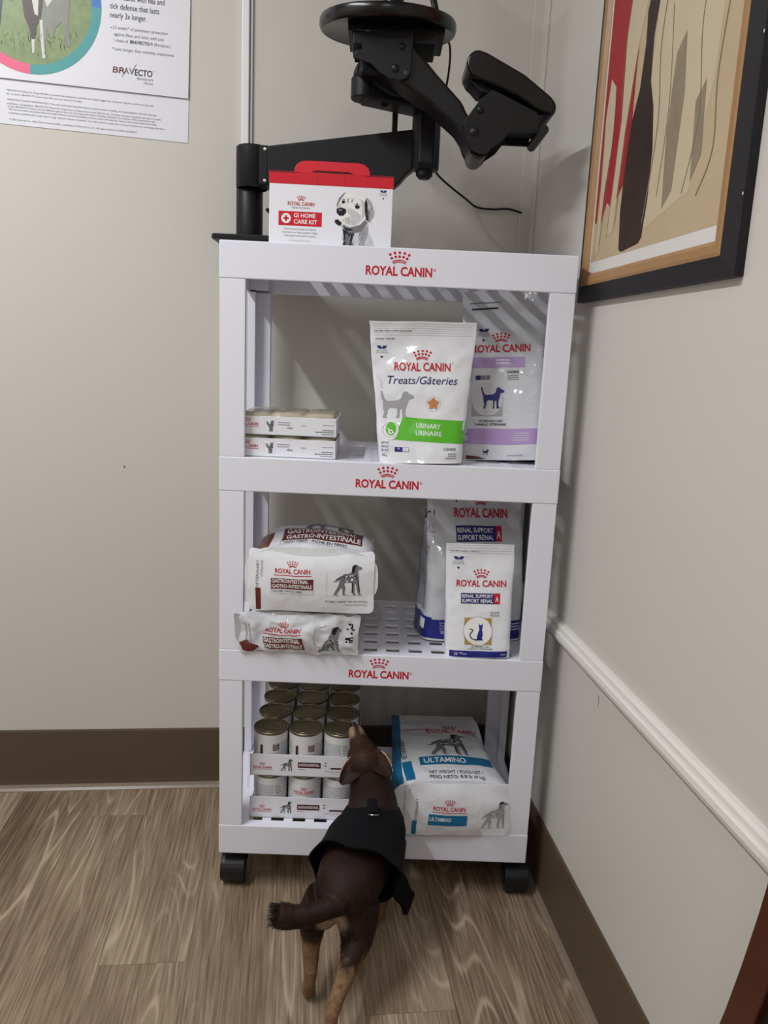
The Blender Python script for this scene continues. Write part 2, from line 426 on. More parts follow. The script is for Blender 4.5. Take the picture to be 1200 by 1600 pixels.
DOG_STAND = [(.0, .44), (.12, .5), (.24, .6), (.34, .68), (.5, .7), (.6, .76), (.62, .9), (.68, .99), (.76, 1.0), (.82, .95), (.92, .91), (.92, .85), (.82, .83), (.80, .74), (.83, .6), (.82, .4), (.83, .15), (.86, .03), (.92, .0), (.79, .0), (.77, .12), (.73, .36), (.69, .38), (.68, .12), (.70, .02), (.73, .0), (.62, .0), (.62, .1), (.62, .38), (.42, .42), (.35, .36), (.39, .22), (.35, .06), (.38, .02), (.44, .0), (.30, .0), (.29, .1), (.30, .2), (.25, .24), (.17, .12), (.11, .04), (.16, .0), (.02, .0), (.06, .12), (.15, .27), (.2, .4), (.19, .5), (.1, .43)]
DOG_SIT = [(-.05, .0), (-.02, .08), (.12, .1), (.2, .32), (.36, .52), (.46, .74), (.5, .93), (.58, 1.0), (.68, 1.0), (.76, .94), (.84, .9), (.83, .83), (.74, .81), (.74, .62), (.76, .3), (.78, .06), (.86, .0), (.68, .0), (.66, .1), (.62, .34), (.58, .34), (.6, .06), (.64, .0), (.5, .0), (.46, .2), (.36, .06), (.44, .0)]
DOG_DARK = [(.0, .98), (.05, 1.0), (.12, .72), (.2, .64), (.55, .66), (.66, .74), (.70, .9), (.78, .98), (.86, .96), (.92, .88), (1.06, .82), (1.06, .74), (.9, .68), (.86, .5), (.82, .4), (.80, .16), (.86, .03), (.84, .0), (.70, .0), (.71, .1), (.70, .34), (.62, .36), (.6, .0), (.5, .0), (.54, .1), (.54, .36), (.3, .4), (.22, .3), (.22, .18), (.17, .06), (.22, .0), (.08, .0), (.09, .1), (.12, .2), (.08, .34), (.08, .6), (.03, .72)]
CAT_SIT = [(.36, .0), (.9, .0), (.86, .06), (.8, .1), (.86, .3), (.84, .5), (.80, .62), (.84, .74), (.84, 1.0), (.76, .88), (.62, .88), (.54, 1.0), (.55, .76), (.6, .64), (.48, .42), (.4, .2)]
CAT_TALL = [(.3, .0), (.8, .0), (.74, .08), (.74, .4), (.84, .6), (.84, .98), (.74, .9), (.62, .9), (.54, .98), (.52, .7), (.4, .6), (.28, .66), (.16, .86), (.04, .84), (.02, .68), (.14, .5), (.28, .42), (.36, .1)]

# ------------------------------------------------------------------ room
TH = .106; CX, CY = .6032, .4556           # inside corner of the two walls, turned a little to the shelf
ROOM = Matrix.Translation((CX, CY, 0)) @ Matrix.Rotation(TH, 4, 'Z')
def RW(a, b, z): return ROOM @ Vector((a, b, z))
AW, BW, HW = -2.3, -3.3, 2.45
def room_obj(mb, name, kind=None, **kw):
    o = mb.build(name, **kw); o.location = (CX, CY, 0); o.rotation_euler = (0, 0, TH)
    if kind: o['kind'] = kind
    return o
def room():
    b = MB(); b.box((AW-.1, BW-.1, -.1), (.1, .1, 0), 'vinyl_plank'); room_obj(b, 'floor', 'structure')
    b = MB(); b.box((AW-.1, 0, 0), (.1, .1, HW), 'wall_paint')
    Print(b, lambda u, v, o: (u, -o, v)).stroke([(-.895, .789), (-.893, .795)], .004, 'ink_grey'); room_obj(b, 'wall_back', 'structure')
    b = MB(); b.box((0, BW, 0), (.1, 0, HW), 'wall_paint_right')
    p = Print(b, lambda u, v, o: (-o, u, v)); p.stroke([(-.62, .545-.025), (-.622, .50)], .0025, 'ink_grey'); room_obj(b, 'wall_right', 'structure')
    b = MB(); b.box((AW-.1, BW-.1, 0), (AW, 0, HW), 'wall_paint'); room_obj(b, 'wall_left', 'structure')
    b = MB(); b.box((AW, BW-.1, 0), (.1, BW, HW), 'wall_paint'); room_obj(b, 'wall_front', 'structure')
    b = MB(); b.box((AW-.1, BW-.1, HW), (.1, .1, HW+.1), 'ceiling_paint'); room_obj(b, 'ceiling', 'structure')
    # vinyl cove base with a flared toe
    prof = [(0, 0), (-.016, 0), (-.0155, .0025), (-.010, .007), (-.006, .014), (-.0045, .026), (-.0035, .150), (-.002, .154), (0, .154)]
    def cove(name, along):
        b = MB()
        for i in range(len(prof)-1):
            (d0, z0), (d1, z1) = prof[i], prof[i+1]
            q = along(d0, z0)+along(d1, z1)[::-1]
            b.add(q, [(0, 1, 2, 3)], 'cove_toe' if z1 < .015 else 'cove_brown', True)
        return room_obj(b, name, 'structure')
    cove('baseboard_back', lambda d, z: [(AW, d, z), (0, d, z)])
    cove('baseboard_right', lambda d, z: [(d, 0, z), (d, BW, z)])
    # chair rail on the right wall: two rounded steps
    b = MB(); pr = [(0, .547), (-.010, .547), (-.016, .551), (-.018, .558), (-.017, .566), (-.0135, .5675), (-.0125, .571), (-.012, .5765), (-.007, .5795), (0, .580)]
    for i in range(len(pr)-1):
        b.add([(pr[i][0], -.012, pr[i][1]), (pr[i][0], BW, pr[i][1]), (pr[i+1][0], BW, pr[i+1][1]), (pr[i+1][0], -.012, pr[i+1][1])], [(3, 2, 1, 0)], 'rail_white', True)
    b.add([(d, -.012, z) for d, z in pr], [tuple(range(len(pr)))], 'rail_white')
    room_obj(b, 'trim_1', 'structure', angle=25)
    # corner strip
    b = MB(); b.box((-.028, -.006, .154), (0, 0, HW), 'wall_paint', .0015); b.box((-.006, -.034, .58), (0, 0, HW), 'wall_paint', .0015)
    room_obj(b, 'trim_2', 'structure')
room()

def raceway():
    b = MB(); b.box((-.638, -.012, 1.48), (-.623, 0, HW), 'raceway_white', .002)
    o = room_obj(b, 'cable_raceway')
    b = MB(); b.tube([(-.6185, -.004, 1.48), (-.6185, -.004, 2.4)], .0022, 'raceway_white', 8); w = b.build('wire', o); w['label'] = 'thin white wire beside the channel'
    tag(o, 'narrow white cable channel running up the back wall above the black post', 'cable channel')
raceway()

# ------------------------------------------------------------------ shelf unit
SW, SD, BH = .610, .333, .062
ZT = [1.2424, .8753, .5116, .1462]
PW = .046
def shelf():
    root = thing('shelf_unit', 'white plastic four-tier shelf unit with red lettering on rolling casters', 'shelf unit')
    nx, ny = 12, 7
    x0, x1 = PW+.0015, SW-PW-.0015; px = (x1-x0)/nx; y0, y1 = .010, SD-.020; py = (y1-y0)/ny
    xs = [.001]; hx = []
    for i in range(nx):
        c = x0+px*(i+.5); hx.append(len(xs)); xs += [c-.0128, c+.0128]
    xs.append(SW-.001)
    ys = [.001]; hy = []
    for j in range(ny):
        c = y0+py*(j+.5); hy.append(len(ys)); ys += [c-.0105, c+.0105]
    ys.append(SD-.001)
    solid = lambda i, j: 0 <= i < len(xs)-1 and 0 <= j < len(ys)-1 and not (i % 2 == 1 and j % 2 == 1)
    th = .004
    for t, z in enumerate(ZT):
        b = MB()
        b.box((0, 0, z-BH), (SW, .005, z), 'white_plastic', .0018)
        b.box((0, SD-.005, z-BH), (SW, SD, z), 'white_plastic', .0018)
        b.box((0, .004, z-BH), (.005, SD-.004, z), 'white_plastic', .0015); b.box((SW-.005, .004, z-BH), (SW, SD-.004, z), 'white_plastic', .0015)
        for cx in (.005, SW-.005-PW*.8):      # corner sleeves that take the posts
            for cy in (.005, SD-.005-PW*.8):
                b.box((cx, cy, z-BH+.004), (cx+PW*.8, cy+PW*.8, z-th), 'white_plastic', .001)
        V = []; F = []; d = {}
        def vid(i, j, k):
            if (i, j, k) not in d: d[(i, j, k)] = len(V); V.append((xs[i], ys[j], z-.0006-th*k))
            return d[(i, j, k)]
        for i in range(len(xs)-1):
            for j in range(len(ys)-1):
                if not solid(i, j): continue
                F.append((vid(i, j, 0), vid(i+1, j, 0), vid(i+1, j+1, 0), vid(i, j+1, 0)))
                F.append((vid(i, j, 1), vid(i, j+1, 1), vid(i+1, j+1, 1), vid(i+1, j, 1)))
                for di, dj, e in ((-1, 0, ((i, j), (i, j+1))), (1, 0, ((i+1, j+1), (i+1, j))), (0, -1, ((i+1, j), (i, j))), (0, 1, ((i, j+1), (i+1, j+1)))):
                    if not solid(i+di, j+dj):
                        (a, c), (g, h) = e; F.append((vid(a, c, 0), vid(g, h, 0), vid(g, h, 1), vid(a, c, 1)))
        b.add(V, F, 'white_plastic')
        p = Print(b, lambda u, v, o: (u, -o, v))
        cxl = .305-(.0 if t == 0 else .004)
        p.logo(cxl, z-BH+.0165, .113, reg='®', bold=.03, hh=.125)
        b.build('shelf_tier', root)
    for t in range(3):
        zt, zb = ZT[t]-BH, ZT[t+1]
        for k, (cx, sx) in enumerate(((0, 1), (SW, -1))):
            for cy, sy in ((0, 1), (SD, -1)):
                b = MB()
                w = PW-.002
                pts = [(0, 0), (w, 0), (w, .012), (.012, .012), (.012, w), (0, w)] if sy > 0 else [(0, 0), (w, 0), (w, .016), (.016, .016), (.016, w), (0, w)]
                pts = [(cx+sx*(x+.0008), cy+sy*(y+.0008)) for x, y in pts]
                b.prism(pts, zb, zt, 'white_plastic', .0012, axis='z')
                b.build('post', root)
    for cx, cy in ((.025, .034), (SW-.012, .034), (.025, SD-.04), (SW-.025, SD-.04)):
        b = MB()
        z0 = ZT[3]-BH
        b.lathe([(.009, .052), (.009, z0+.02)], 'black_metal', 16, Matrix.Translation((cx, cy, 0)))
        M = Matrix.Translation((cx, cy, .034))
        arc = [(.030*math.cos(a), .030*math.sin(a)) for a in [math.radians(d) for d in range(-10, 246, 15)]]
        inner = [(.024*math.cos(a), .024*math.sin(a)) for a in [math.radians(d) for d in range(245, -11, -15)]]
        b.prism([(y, z) for y, z in arc+inner], -.024, .024, 'dark_rubber', .0015, M=M, axis='x')
        c = b.build('caster', root)
        for sx in (-1, 1):
            wb = MB(); wb.lathe([(.006, -.0095), (.024, -.0095), (.0265, -.007), (.0265, .007), (.024, .0095), (.006, .0095)], 'black_gloss' if sx < 0 else 'dark_rubber', 32,
                                Matrix.Translation((cx+sx*.012, cy, .0266)) @ Matrix.Rotation(PI/2, 4, 'Y'))
            wb.build('wheel', c)
    return root
shelf()

# ------------------------------------------------------------------ carton on top
def kit_box():
    w, d, h = .214, .105, .1235
    root = thing('carton', 'white and red gastrointestinal home care kit carton standing on the top shelf', 'box', (.183, .055, 1.2424), (0, 0, math.radians(1.5)))
    b = MB()
    b.box((-w/2, 0, 0), (w/2, d, h), 'white_card', .0012)
    b.box((-w/2-.0005, -.0006, h-.020), (w/2+.0005, d+.0006, h+.0006), 'red_card', .0008)
    p = Print(b, lambda u, v, o: (u, -o-.0002, v))
    # seams and lid slots in the red band
    pb = Print(b, lambda u, v, o: (u, -o-.0006, v))
    for u in (-.024, .023): pb.rect(u-.0003, h-.020, u+.0003, h-.001, 'dark_maroon')
    for u0, u1 in ((-w/2+.001, -.057), (.058, w/2-.001)): pb.rect(u0, h-.0016, u1, h-.0002, 'ink_dark')
    p.logo(-.052, .069, .046, bold=.012); p.greek(-.052, .0645, .042, 1, .004, 'ink_light', align='c')
    p.rect(-.0905, .0355, -.0155, .0590, 'red_card', 0)
    p.disc(-.0775, .0473, .0083, 'text_white', 1, 28)
    p.rect(-.0790, .0425, -.0760, .0521, 'red_card', 2); p.rect(-.0823, .0458, -.0727, .0488, 'red_card', 2)
    p.text('GI HOME', -.0640, .0494, .0066, 'text_white', 1, w=.0375, align='l', bold=.02)
    p.text('CARE KIT', -.0640, .0392, .0066, 'text_white', 1, w=.0405, align='l', bold=.02)
    for i, (t, ww) in enumerate((('Convenient, easy-to-digest', .056), ('nutrition to help support dogs', .061), ('with gastrointestinal upset', .055))):
        p.text(t, -.053, .0290-.0056*i, .0026, 'ink_grey', 1, w=ww)
    p.greek(-.053, .0105, .05, 1, .003, 'ink_pale', align='c')
    p.badge(.090, .093, .0125)
    # labrador portrait printed in greys: head turned to the left, looking up
    f = lambda pts: [(.004+(x-630)*.000243*.92, .0005+(775-y)*.000243*.92) for x, y in pts]
    P = lambda pts, m, l: p.poly(f(pts), m, l)
    P([(700, 770), (720, 700), (705, 620), (690, 590), (760, 560), (880, 540), (905, 560), (910, 640), (945, 700), (962, 770)], 'ink_pale', 0)          # neck and chest
    P([(660, 470), (662, 420), (690, 375), (740, 345), (800, 360), (860, 375), (890, 400), (895, 470), (885, 540), (850, 600), (790, 632), (735, 628), (700, 600), (672, 598), (645, 580), (642, 560), (655, 540)], 'text_white', 1)  # head
    P([(890, 385), (925, 420), (950, 490), (940, 530), (905, 565), (885, 520), (878, 450), (880, 400)], 'ink_light', 2)                          # near ear
    P([(880, 392), (893, 430), (898, 500), (908, 560), (888, 550), (876, 490), (872, 430)], 'ink_dark', 3)
    P([(705, 365), (725, 352), (690, 400), (668, 440), (662, 470), (655, 450), (672, 400)], 'ink_grey', 2)                                     # far ear
    P([(655, 480), (690, 466), (728, 478), (732, 500), (712, 526), (680, 530), (658, 510)], 'ink_dark', 3)                                       # nose
    P([(645, 560), (668, 556), (700, 580), (690, 602), (672, 600), (645, 582)], 'ink_dark', 3)                                                  # mouth
    P([(700, 590), (760, 612), (840, 590), (880, 550), (900, 570), (850, 640), (800, 650), (740, 640)], 'ink_grey', 2)
    P([(705, 620), (740, 640), (800, 655), (780, 720), (800, 770), (705, 770), (722, 700)], 'ink_dark', 2)                                        # throat shade of the print
    P([(730, 660), (770, 680), (760, 770), (735, 770)], 'ink_grey', 3)
    P([(840, 640), (900, 590), (905, 650), (880, 720), (860, 770), (830, 770), (850, 700)], 'ink_light', 2)
    P([(693, 420), (708, 412), (722, 420), (715, 436), (698, 438)], 'ink_dark', 3); P([(795, 452), (815, 440), (838, 456), (825, 472), (803, 470)], 'ink_dark', 3)
    P([(690, 412), (710, 400), (726, 412), (708, 408)], 'ink_grey', 2); P([(785, 445), (812, 428), (845, 450), (815, 438)], 'ink_grey', 2)
    P([(735, 400), (750, 395), (745, 440), (738, 430)], 'ink_light', 2); P([(770, 400), (785, 405), (775, 430), (768, 420)], 'ink_light', 2)
    P([(720, 540), (765, 545), (760, 590), (725, 580)], 'ink_pale', 2)
    P([(735, 470), (790, 480), (850, 520), (840, 570), (790, 600), (760, 590), (775, 540), (745, 500)], 'ink_pale', 2)
    P([(840, 400), (880, 420), (878, 520), (850, 560), (855, 480)], 'ink_pale', 2); P([(660, 430), (690, 440), (684, 466), (658, 478)], 'ink_pale', 2)
    P([(895, 470), (915, 480), (912, 550), (900, 545)], 'ink_grey', 3); P([(700, 600), (735, 618), (790, 624), (770, 636), (730, 634)], 'ink_dark', 3)
    P([(668, 488), (684, 480), (700, 484), (690, 492)], 'ink_light', 4)
    rf = random.Random(14)
    for k in range(150):
        x, y = rf.uniform(668, 885), rf.uniform(370, 600); dx_, dy_ = (x-700)/60, (y-430)/30+4
        inside = ((x-780)/105)**2+((y-490)/118)**2 < 1 and not (x < 735 and 460 < y < 535)
        if inside: p.stroke(f([(x, y), (x+dx_*2.5, y+dy_*2.0)]), .00035, ('ink_light', 'ink_pale', 'ink_light', 'ink_grey')[k % 4], 2)
    for k in range(60):
        x, y = rf.uniform(885, 945), rf.uniform(410, 560)
        if abs(x-915) < 30-abs(y-480)*.22: p.stroke(f([(x, y), (x+3, y+16)]), .0005, ('ink_grey', 'text_white', 'ink_pale')[k % 3], 3)
    for k in range(90):
        x, y = rf.uniform(712, 800), rf.uniform(640, 768); p.stroke(f([(x, y), (x-3, y+16)]), .0005, ('ink_grey', 'ink_light', 'ink_dark')[k % 3], 3)
    r = random.Random(4)
    for k in range(26):
        x, y = r.uniform(722, 762), r.uniform(535, 582); p.disc(*f([(x, y)])[0], .0004, 'ink_grey', 3, 6)
    for k in range(40):
        x, y = r.uniform(840, 955), r.uniform(620, 765)
        if x < 880+(y-600)*.5: p.stroke(f([(x, y), (x-6, y+14)]), .0006, 'ink_grey', 3)
    b.build('box_body', root)
    # folding carry handle of red card
    b = MB()
    o_ = [(-.066, -.006), (-.066, .010), (-.062, .018), (-.054, .023), (-.045, .0245), (.045, .0245), (.054, .023), (.062, .018), (.066, .010), (.066, -.006)]
    i_ = [(.044, -.006), (.040, .003), (.033, .0075), (.028, .0085), (-.028, .0085), (-.033, .0075), (-.040, .003), (-.044, -.006)]
    b.prism(o_+i_, .018, .0198, 'red_card', .0006)
    o = b.build('carry_handle', root); o.location = (0, 0, h); o.rotation_euler = (math.radians(-3), 0, 0)
kit_box()

# ------------------------------------------------------------------ black swing arm
def monitor_arm():
    root = thing('swing_arm', 'black articulated mounting arm with round tray above the shelf unit, fixed to back wall', 'mounting arm', (.008, .27, 1.283))
    L = Matrix.Translation((-.008, -.27, -1.283))
    def P(b, name, par=root):
        b.v = [tuple(L @ Vector(p)) for p in b.v]; return b.build(name, par)
    b = MB(); b.prism([(-.052, .205), (.062, .205), (.068, .215), (.068, .386), (-.052, .377), (-.058, .36), (-.058, .212)], 1.271, 1.281, 'black_metal', .002, axis='z')
    b.prism([(-.055, 1.271), (.05, 1.271), (.044, 1.2555), (-.048, 1.2555)], .342, .372, 'black_metal', .001)
    P(b, 'base_plate')
    b = MB(); b.lathe([(.030, 1.281), (.030, 1.285), (.0262, 1.287), (.0262, 1.372), (.025, 1.374)], 'black_metal', 40, Matrix.Translation((.006, .27, 0)))
    P(b, 'post')
    b = MB(); b.lathe([(.030, 1.374), (.0312, 1.376), (.0312, 1.449), (.029, 1.452), (.0, 1.4525)], 'black_metal', 40, Matrix.Translation((.012, .262, 0)), cap=False)
    b.box((.012, .236, 1.378), (.047, .288, 1.451), 'black_metal', .003)
    for zz in (1.386, 1.443): b.lathe([(.003, 0), (.003, .0015), (.0, .002)], 'steel', 12, Matrix.Translation((.0405, .236, zz)) @ Matrix.Rotation(PI/2, 4, 'X'), cap=False)
    P(b, 'sleeve')
    b = MB(); b.prism([(.044, 1.449), (.330, 1.492), (.330, 1.421), (.318, 1.412), (.303, 1.394), (.290, 1.384), (.046, 1.378)], .232, .272, 'black_metal', .004)
    P(b, 'lower_arm')
    b = MB(); b.lathe([(.0, 1.402), (.010, 1.402), (.016, 1.408), (.0165, 1.416), (.026, 1.418), (.0275, 1.421), (.0275, 1.551), (.025, 1.553), (.0, 1.553)], 'black_metal', 36, Matrix.Translation((.350, .235, 0)), cap=False)
    b.box((.334, .200, 1.421), (.368, .235, 1.52), 'black_metal', .006)
    P(b, 'elbow_post')
    b = MB(); b.lathe([(.0, 1.518), (.024, 1.518), (.0255, 1.52), (.0255, 1.552), (.024, 1.554), (.0, 1.554)], 'black_metal', 36, Matrix.Translation((.2315, .165, 0)), cap=False)
    b.prism([(.236, .141), (.352, .190), (.360, .215), (.352, .245), (.328, .245), (.222, .188)], 1.5145, 1.549, 'black_metal', .004, axis='z')
    b.lathe([(.007, 0), (.007, .002), (.0, .002)], 'dark_rubber', 16, Matrix.Translation((.268, .17, 1.5125)), cap=False)
    P(b, 'upper_arm')
    b = MB(); b.lathe([(.024, 1.554), (.0235, 1.562), (.018, 1.574), (.012, 1.582), (.0, 1.584)], 'black_metal', 32, Matrix.Translation((.2335, .16, 0)), cap=False)
    b.box((.222, .115, 1.545), (.262, .165, 1.578), 'black_metal', .006)
    P(b, 'knuckle')
    piv = [(.212, 1.590), (.313, 1.598), (.311, 1.533), (.306, 1.524), (.295, 1.519), (.277, 1.521), (.26, 1.529), (.244, 1.543), (.22, 1.549), (.215, 1.555), (.217, 1.562), (.229, 1.566), (.227, 1.572), (.212, 1.572)]
    b = MB(); b.prism(piv, .138, .143, 'black_metal', .0012); P(b, 'pivot_bracket')
    b = MB(); b.prism(piv, .056, .061, 'black_metal', .0012)
    for x, z, r in ((.284, 1.537, .0065), (.295, 1.571, .0055)):
        b.lathe([(r, 0), (r, .001), (r*.75, .0035), (r*.3, .0048), (0, .005)], 'dark_rubber', 20, Matrix.Translation((x, .056, z)) @ Matrix.Rotation(PI/2, 4, 'X'), cap=False)
    b.lathe([(.0035, 0), (.0035, .0004), (0, .0004)], 'black_gloss', 16, Matrix.Translation((.302, .0557, 1.531)) @ Matrix.Rotation(PI/2, 4, 'X'), cap=False)
    P(b, 'pivot_bracket')
    b = MB(); b.prism([(.252, 1.548), (.283, 1.590), (.305, 1.592), (.323, 1.569), (.355, 1.536), (.402, 1.492), (.409, 1.478), (.440, 1.440), (.440, 1.415), (.424, 1.412), (.395, 1.452), (.343, 1.492), (.275, 1.530)], .064, .136, 'black_metal', .006)
    P(b, 'spring_arm')
    # round tray with its own rail box underneath and a post on top
    b = MB(); D = Matrix.Translation((.269, .12, 1.6235)) @ Matrix.Rotation(math.radians(7), 4, 'X') @ Matrix.Translation((0, 0, -1.6235))
    b.lathe([(.0, 1.614), (.108, 1.614), (.113, 1.612), (.117, 1.614), (.119, 1.619), (.119, 1.628), (.117, 1.632), (.112, 1.633), (.0, 1.633)], 'black_gloss', 72, D, cap=False)
    t = P(b, 'round_tray'); t['label'] = 'glossy black round tray'
    b = MB(); b.box((.209, .068, 1.580), (.352, .150, 1.606), 'black_metal', .002); b.box((.202, .072, 1.598), (.366, .17, 1.6115), 'black_metal', .001); b.box((.215, .0655, 1.596), (.31, .0685, 1.5975), 'steel')
    for x in (.29, .236): b.lathe([(.004, 0), (.003, .002), (0, .0025)], 'steel', 12, Matrix.Translation((x, .07, 1.594)) @ Matrix.Rotation(PI/2, 4, 'X'), cap=False)
    P(b, 'slide_rail')
    b = MB(); b.lathe([(.024, 1.633), (.0195, 1.640), (.0185, 1.645), (.0185, 1.90)], 'black_gloss', 32, Matrix.Translation((.277, .14, 0)))
    P(b, 'display_pole')
    # tilting head at the lower end
    br = [(.403, 1.456), (.43, 1.494), (.451, 1.511), (.528, 1.479), (.535, 1.469), (.533, 1.447), (.485, 1.447), (.473, 1.431), (.454, 1.418), (.45, 1.411), (.436, 1.407), (.422, 1.413), (.412, 1.43)]
    b = MB(); b.prism(br, .052, .057, 'black_metal', .0012); b.prism(br, .143, .148, 'black_metal', .0012)
    for x, z, r in ((.431, 1.478, .006), (.4235, 1.443, .0075)):
        b.lathe([(r, 0), (r, .001), (r*.75, .0035), (r*.3, .0048), (0, .005)], 'dark_rubber', 20, Matrix.Translation((x, .052, z)) @ Matrix.Rotation(PI/2, 4, 'X'), cap=False)
    b.lathe([(.016, -.04), (.016, .04)], 'black_gloss', 28, Matrix.Translation((.434, .10, 1.418)) @ Matrix.Rotation(PI/2, 4, 'X'))
    P(b, 'tilt_bracket')
    b = MB(); b.lathe([(.0085, -.06), (.0085, .05)], 'dark_rubber', 20, Matrix.Translation((.5415, .10, 1.451)) @ Matrix.Rotation(PI/2, 4, 'X')); b.box((.48, .06, 1.4585), (.542, .14, 1.478), 'black_metal', .002)
    P(b, 'tilt_lever')
    b = MB(); b.prism([(.4035, 1.549), (.406, 1.562), (.413, 1.570), (.422, 1.573), (.438, 1.569), (.504, 1.538), (.551, 1.506), (.560, 1.496), (.562, 1.486), (.557, 1.475), (.528, 1.484), (.49, 1.506), (.414, 1.532)], .055, .145, 'black_gloss', .005)
    b.prism([(.410, 1.532), (.43, 1.512), (.45, 1.51), (.53, 1.482), (.50, 1.50), (.43, 1.53)], .075, .125, 'black_metal', .003)
    P(b, 'tilt_plate')
    b = MB(); b.box((.2835, .253, 1.478), (.2945, .262, 1.535), 'black_metal', .002); P(b, 'arm_strut')
monitor_arm()

def bez(pts, n=10):
    """smooth path through points"""
    P = [Vector(p) for p in pts]; out = []
    for i in range(len(P)-1):
        p0 = P[max(i-1, 0)]; p1 = P[i]; p2 = P[i+1]; p3 = P[min(i+2, len(P)-1)]
        for k in range(n):
            t = k/n
            out.append(.5*((2*p1)+(-p0+p2)*t+(2*p0-5*p1+4*p2-p3)*t*t+(-p0+3*p1-3*p2+p3)*t**3))
    out.append(P[-1]); return out
def cables():
    b = MB()
    b.tube(bez([(.343, .16, 1.76), (.345, .14, 1.69), (.352, .13, 1.655), (.362, .15, 1.634)]), [.0075]*10+[.006]*10+[.004]*10+[.0035], 'cable_black', 10)
    b.tube(bez([(.362, .15, 1.634), (.3865, .245, 1.645), (.388, .25, 1.60), (.381, .27, 1.55), (.372, .30, 1.49), (.370, .32, 1.46), (.385, .35, 1.435), tuple(RW(-.150, -.014, 1.404)), tuple(RW(-.125, -.006, 1.392)), tuple(RW(-.09, -.005, 1.390)), tuple(RW(-.055, -.0045, 1.393)), tuple(RW(-.024, -.0085, 1.386))]), .0022, 'cable_black', 8)
    tag(b.build('power_cable'), 'thin black cable hanging from the round tray to the wall corner', 'cable')
    b = MB(); b.tube(bez([(.036, .30, 1.345), (.050, .315, 1.33), (.060, .33, 1.31), (.064, .34, 1.284)]), .0035, 'cable_black', 8)
    tag(b.build('power_cable'), 'short thick black cable curving behind the kit carton beside the post', 'cable')
cables()

# ------------------------------------------------------------------ food bags
def sst(a, b, x):
    t = min(1, max(0, (x-a)/(b-a))); return t*t*(3-2*t)
class Bag:
    """closed bag: z runs from the flat bottom to the sealed end, -y is its printed front"""
    def __init__(s, w, d, L, n=5., seal=.022, start=.45, wtop=None, wbot=None, gus=.0, bias=0., amp=.002, freq=16., seed=0, powr=1., nose=1.):
        s.__dict__.update(locals()); s.wtop = wtop or w; s.wbot = wbot or w
        s.sv = Vector((seed*3.1, seed*1.7, seed*2.3))
    def hw(s, z):
        t = min(1, max(0, z/s.L)); return (s.wbot+(s.wtop-s.wbot)*t)/2
    def hd(s, z):
        zs = s.L-s.seal
        if z >= zs: return .0011
        t = max(0, (z/zs-s.start)/(1-s.start)); t = t**s.powr
        return max(.0011, s.d/2*(1-(t*t*(3-2*t) if s.powr == 1. else t))*(s.nose+(1-s.nose)*sst(0, .12, z)))
    def yc(s, z): return s.bias*(s.d/2-s.hd(z))
    def D(s, p):
        v = noise.noise_vector(p*s.freq+s.sv)*s.amp+noise.noise_vector(p*s.freq*2.7+s.sv)*s.amp*.45
        k = sst(0, .015, p.z) if p.z > 0 else 0
        q = p*s.freq*.8+s.sv*1.7
        v.y += s.amp*1.5*(abs(noise.noise(Vector((q.x+.6*q.z, q.y, q.z-.5*q.x))))-.25)
        v.z *= .5
        return p+v*(.35+.65*k)
    def front(s, u, z, off=0.):
        hw, hd = s.hw(z), s.hd(z); u = max(-.985*hw, min(.985*hw, u)); t = abs(u)/hw
        y = s.yc(z)-hd*(1-t**s.n)**(1/s.n)
        return s.D(Vector((u, y, z)))+Vector((0, -off, 0))
    def side(s, y, z, sgn, off=0.):
        hw, hd = s.hw(z), s.hd(z); y = max(-.94*hd, min(.94*hd, y)); t = abs(y)/hd
        g = 1-s.gus*(1-t)*min(1, hd/s.d*2)*sst(.0, .4*s.L, z)
        x = hw*(1-t**s.n)**(1/s.n)*g
        return s.D(Vector((sgn*x, y+s.yc(z), z)))+Vector((sgn*off, 0, 0))
    def mesh(s, mb, m, N=64, rows=48, matf=None, top_m=None):
        V = []; F = []; FM = []
        sq = []
        q = N//4
        for k in range(N):
            e, t = divmod(k, q); t = -1+2*t/q
            sq.append(((t, -1), (1, t), (-t, 1), (-1, -t))[e])
        zs = [s.L*i/rows for i in range(rows+1)]
        for z in zs:
            hw, hd, yc = s.hw(z), s.hd(z), s.yc(z)
            for a, b in sq:
                k = (abs(a)**s.n+abs(b)**s.n)**(-1/s.n); a2, b2 = a*k, b*k
                g = 1
                if abs(a) > abs(b): g = 1-s.gus*(1-min(1, abs(b2)))*min(1, hd/s.d*2)*sst(0, .4*s.L, z)
                V.append(s.D(Vector((a2*hw*g, b2*hd+yc, z))))
        for j in range(rows):
            for k in range(N):
                k2 = (k+1) % N; F.append((j*N+k, j*N+k2, (j+1)*N+k2, (j+1)*N+k))
                e = k//q
                FM.append(matf(('front', 'right', 'back', 'left')[e], (zs[j]+zs[j+1])/2) if matf else m)
        for f, mm in {}.items(): pass
        groups = {}
        for f, mm in zip(F, FM): groups.setdefault(mm, []).append(f)
        o = len(mb.v); mb.v += [tuple(p) for p in V]
        for mm, fs in groups.items():
            k = mb.mi(mm)
            for f in fs: mb.f.append(tuple(i+o for i in f)); mb.m.append(k); mb.sm.append(True)
        k = mb.mi(m)
        mb.f.append(tuple(o+i for i in range(N))[::-1]); mb.m.append(k); mb.sm.append(False)
        mb.f.append(tuple(o+rows*N+i for i in range(N))); mb.m.append(k); mb.sm.append(False)

def seal_lines(p, w, z0, z1, n):
    for i in range(n):
        v = z0+(z1-z0)*i/(n-1); p.rect(-w, v, w, v+.0007, 'ink_pale', 0)

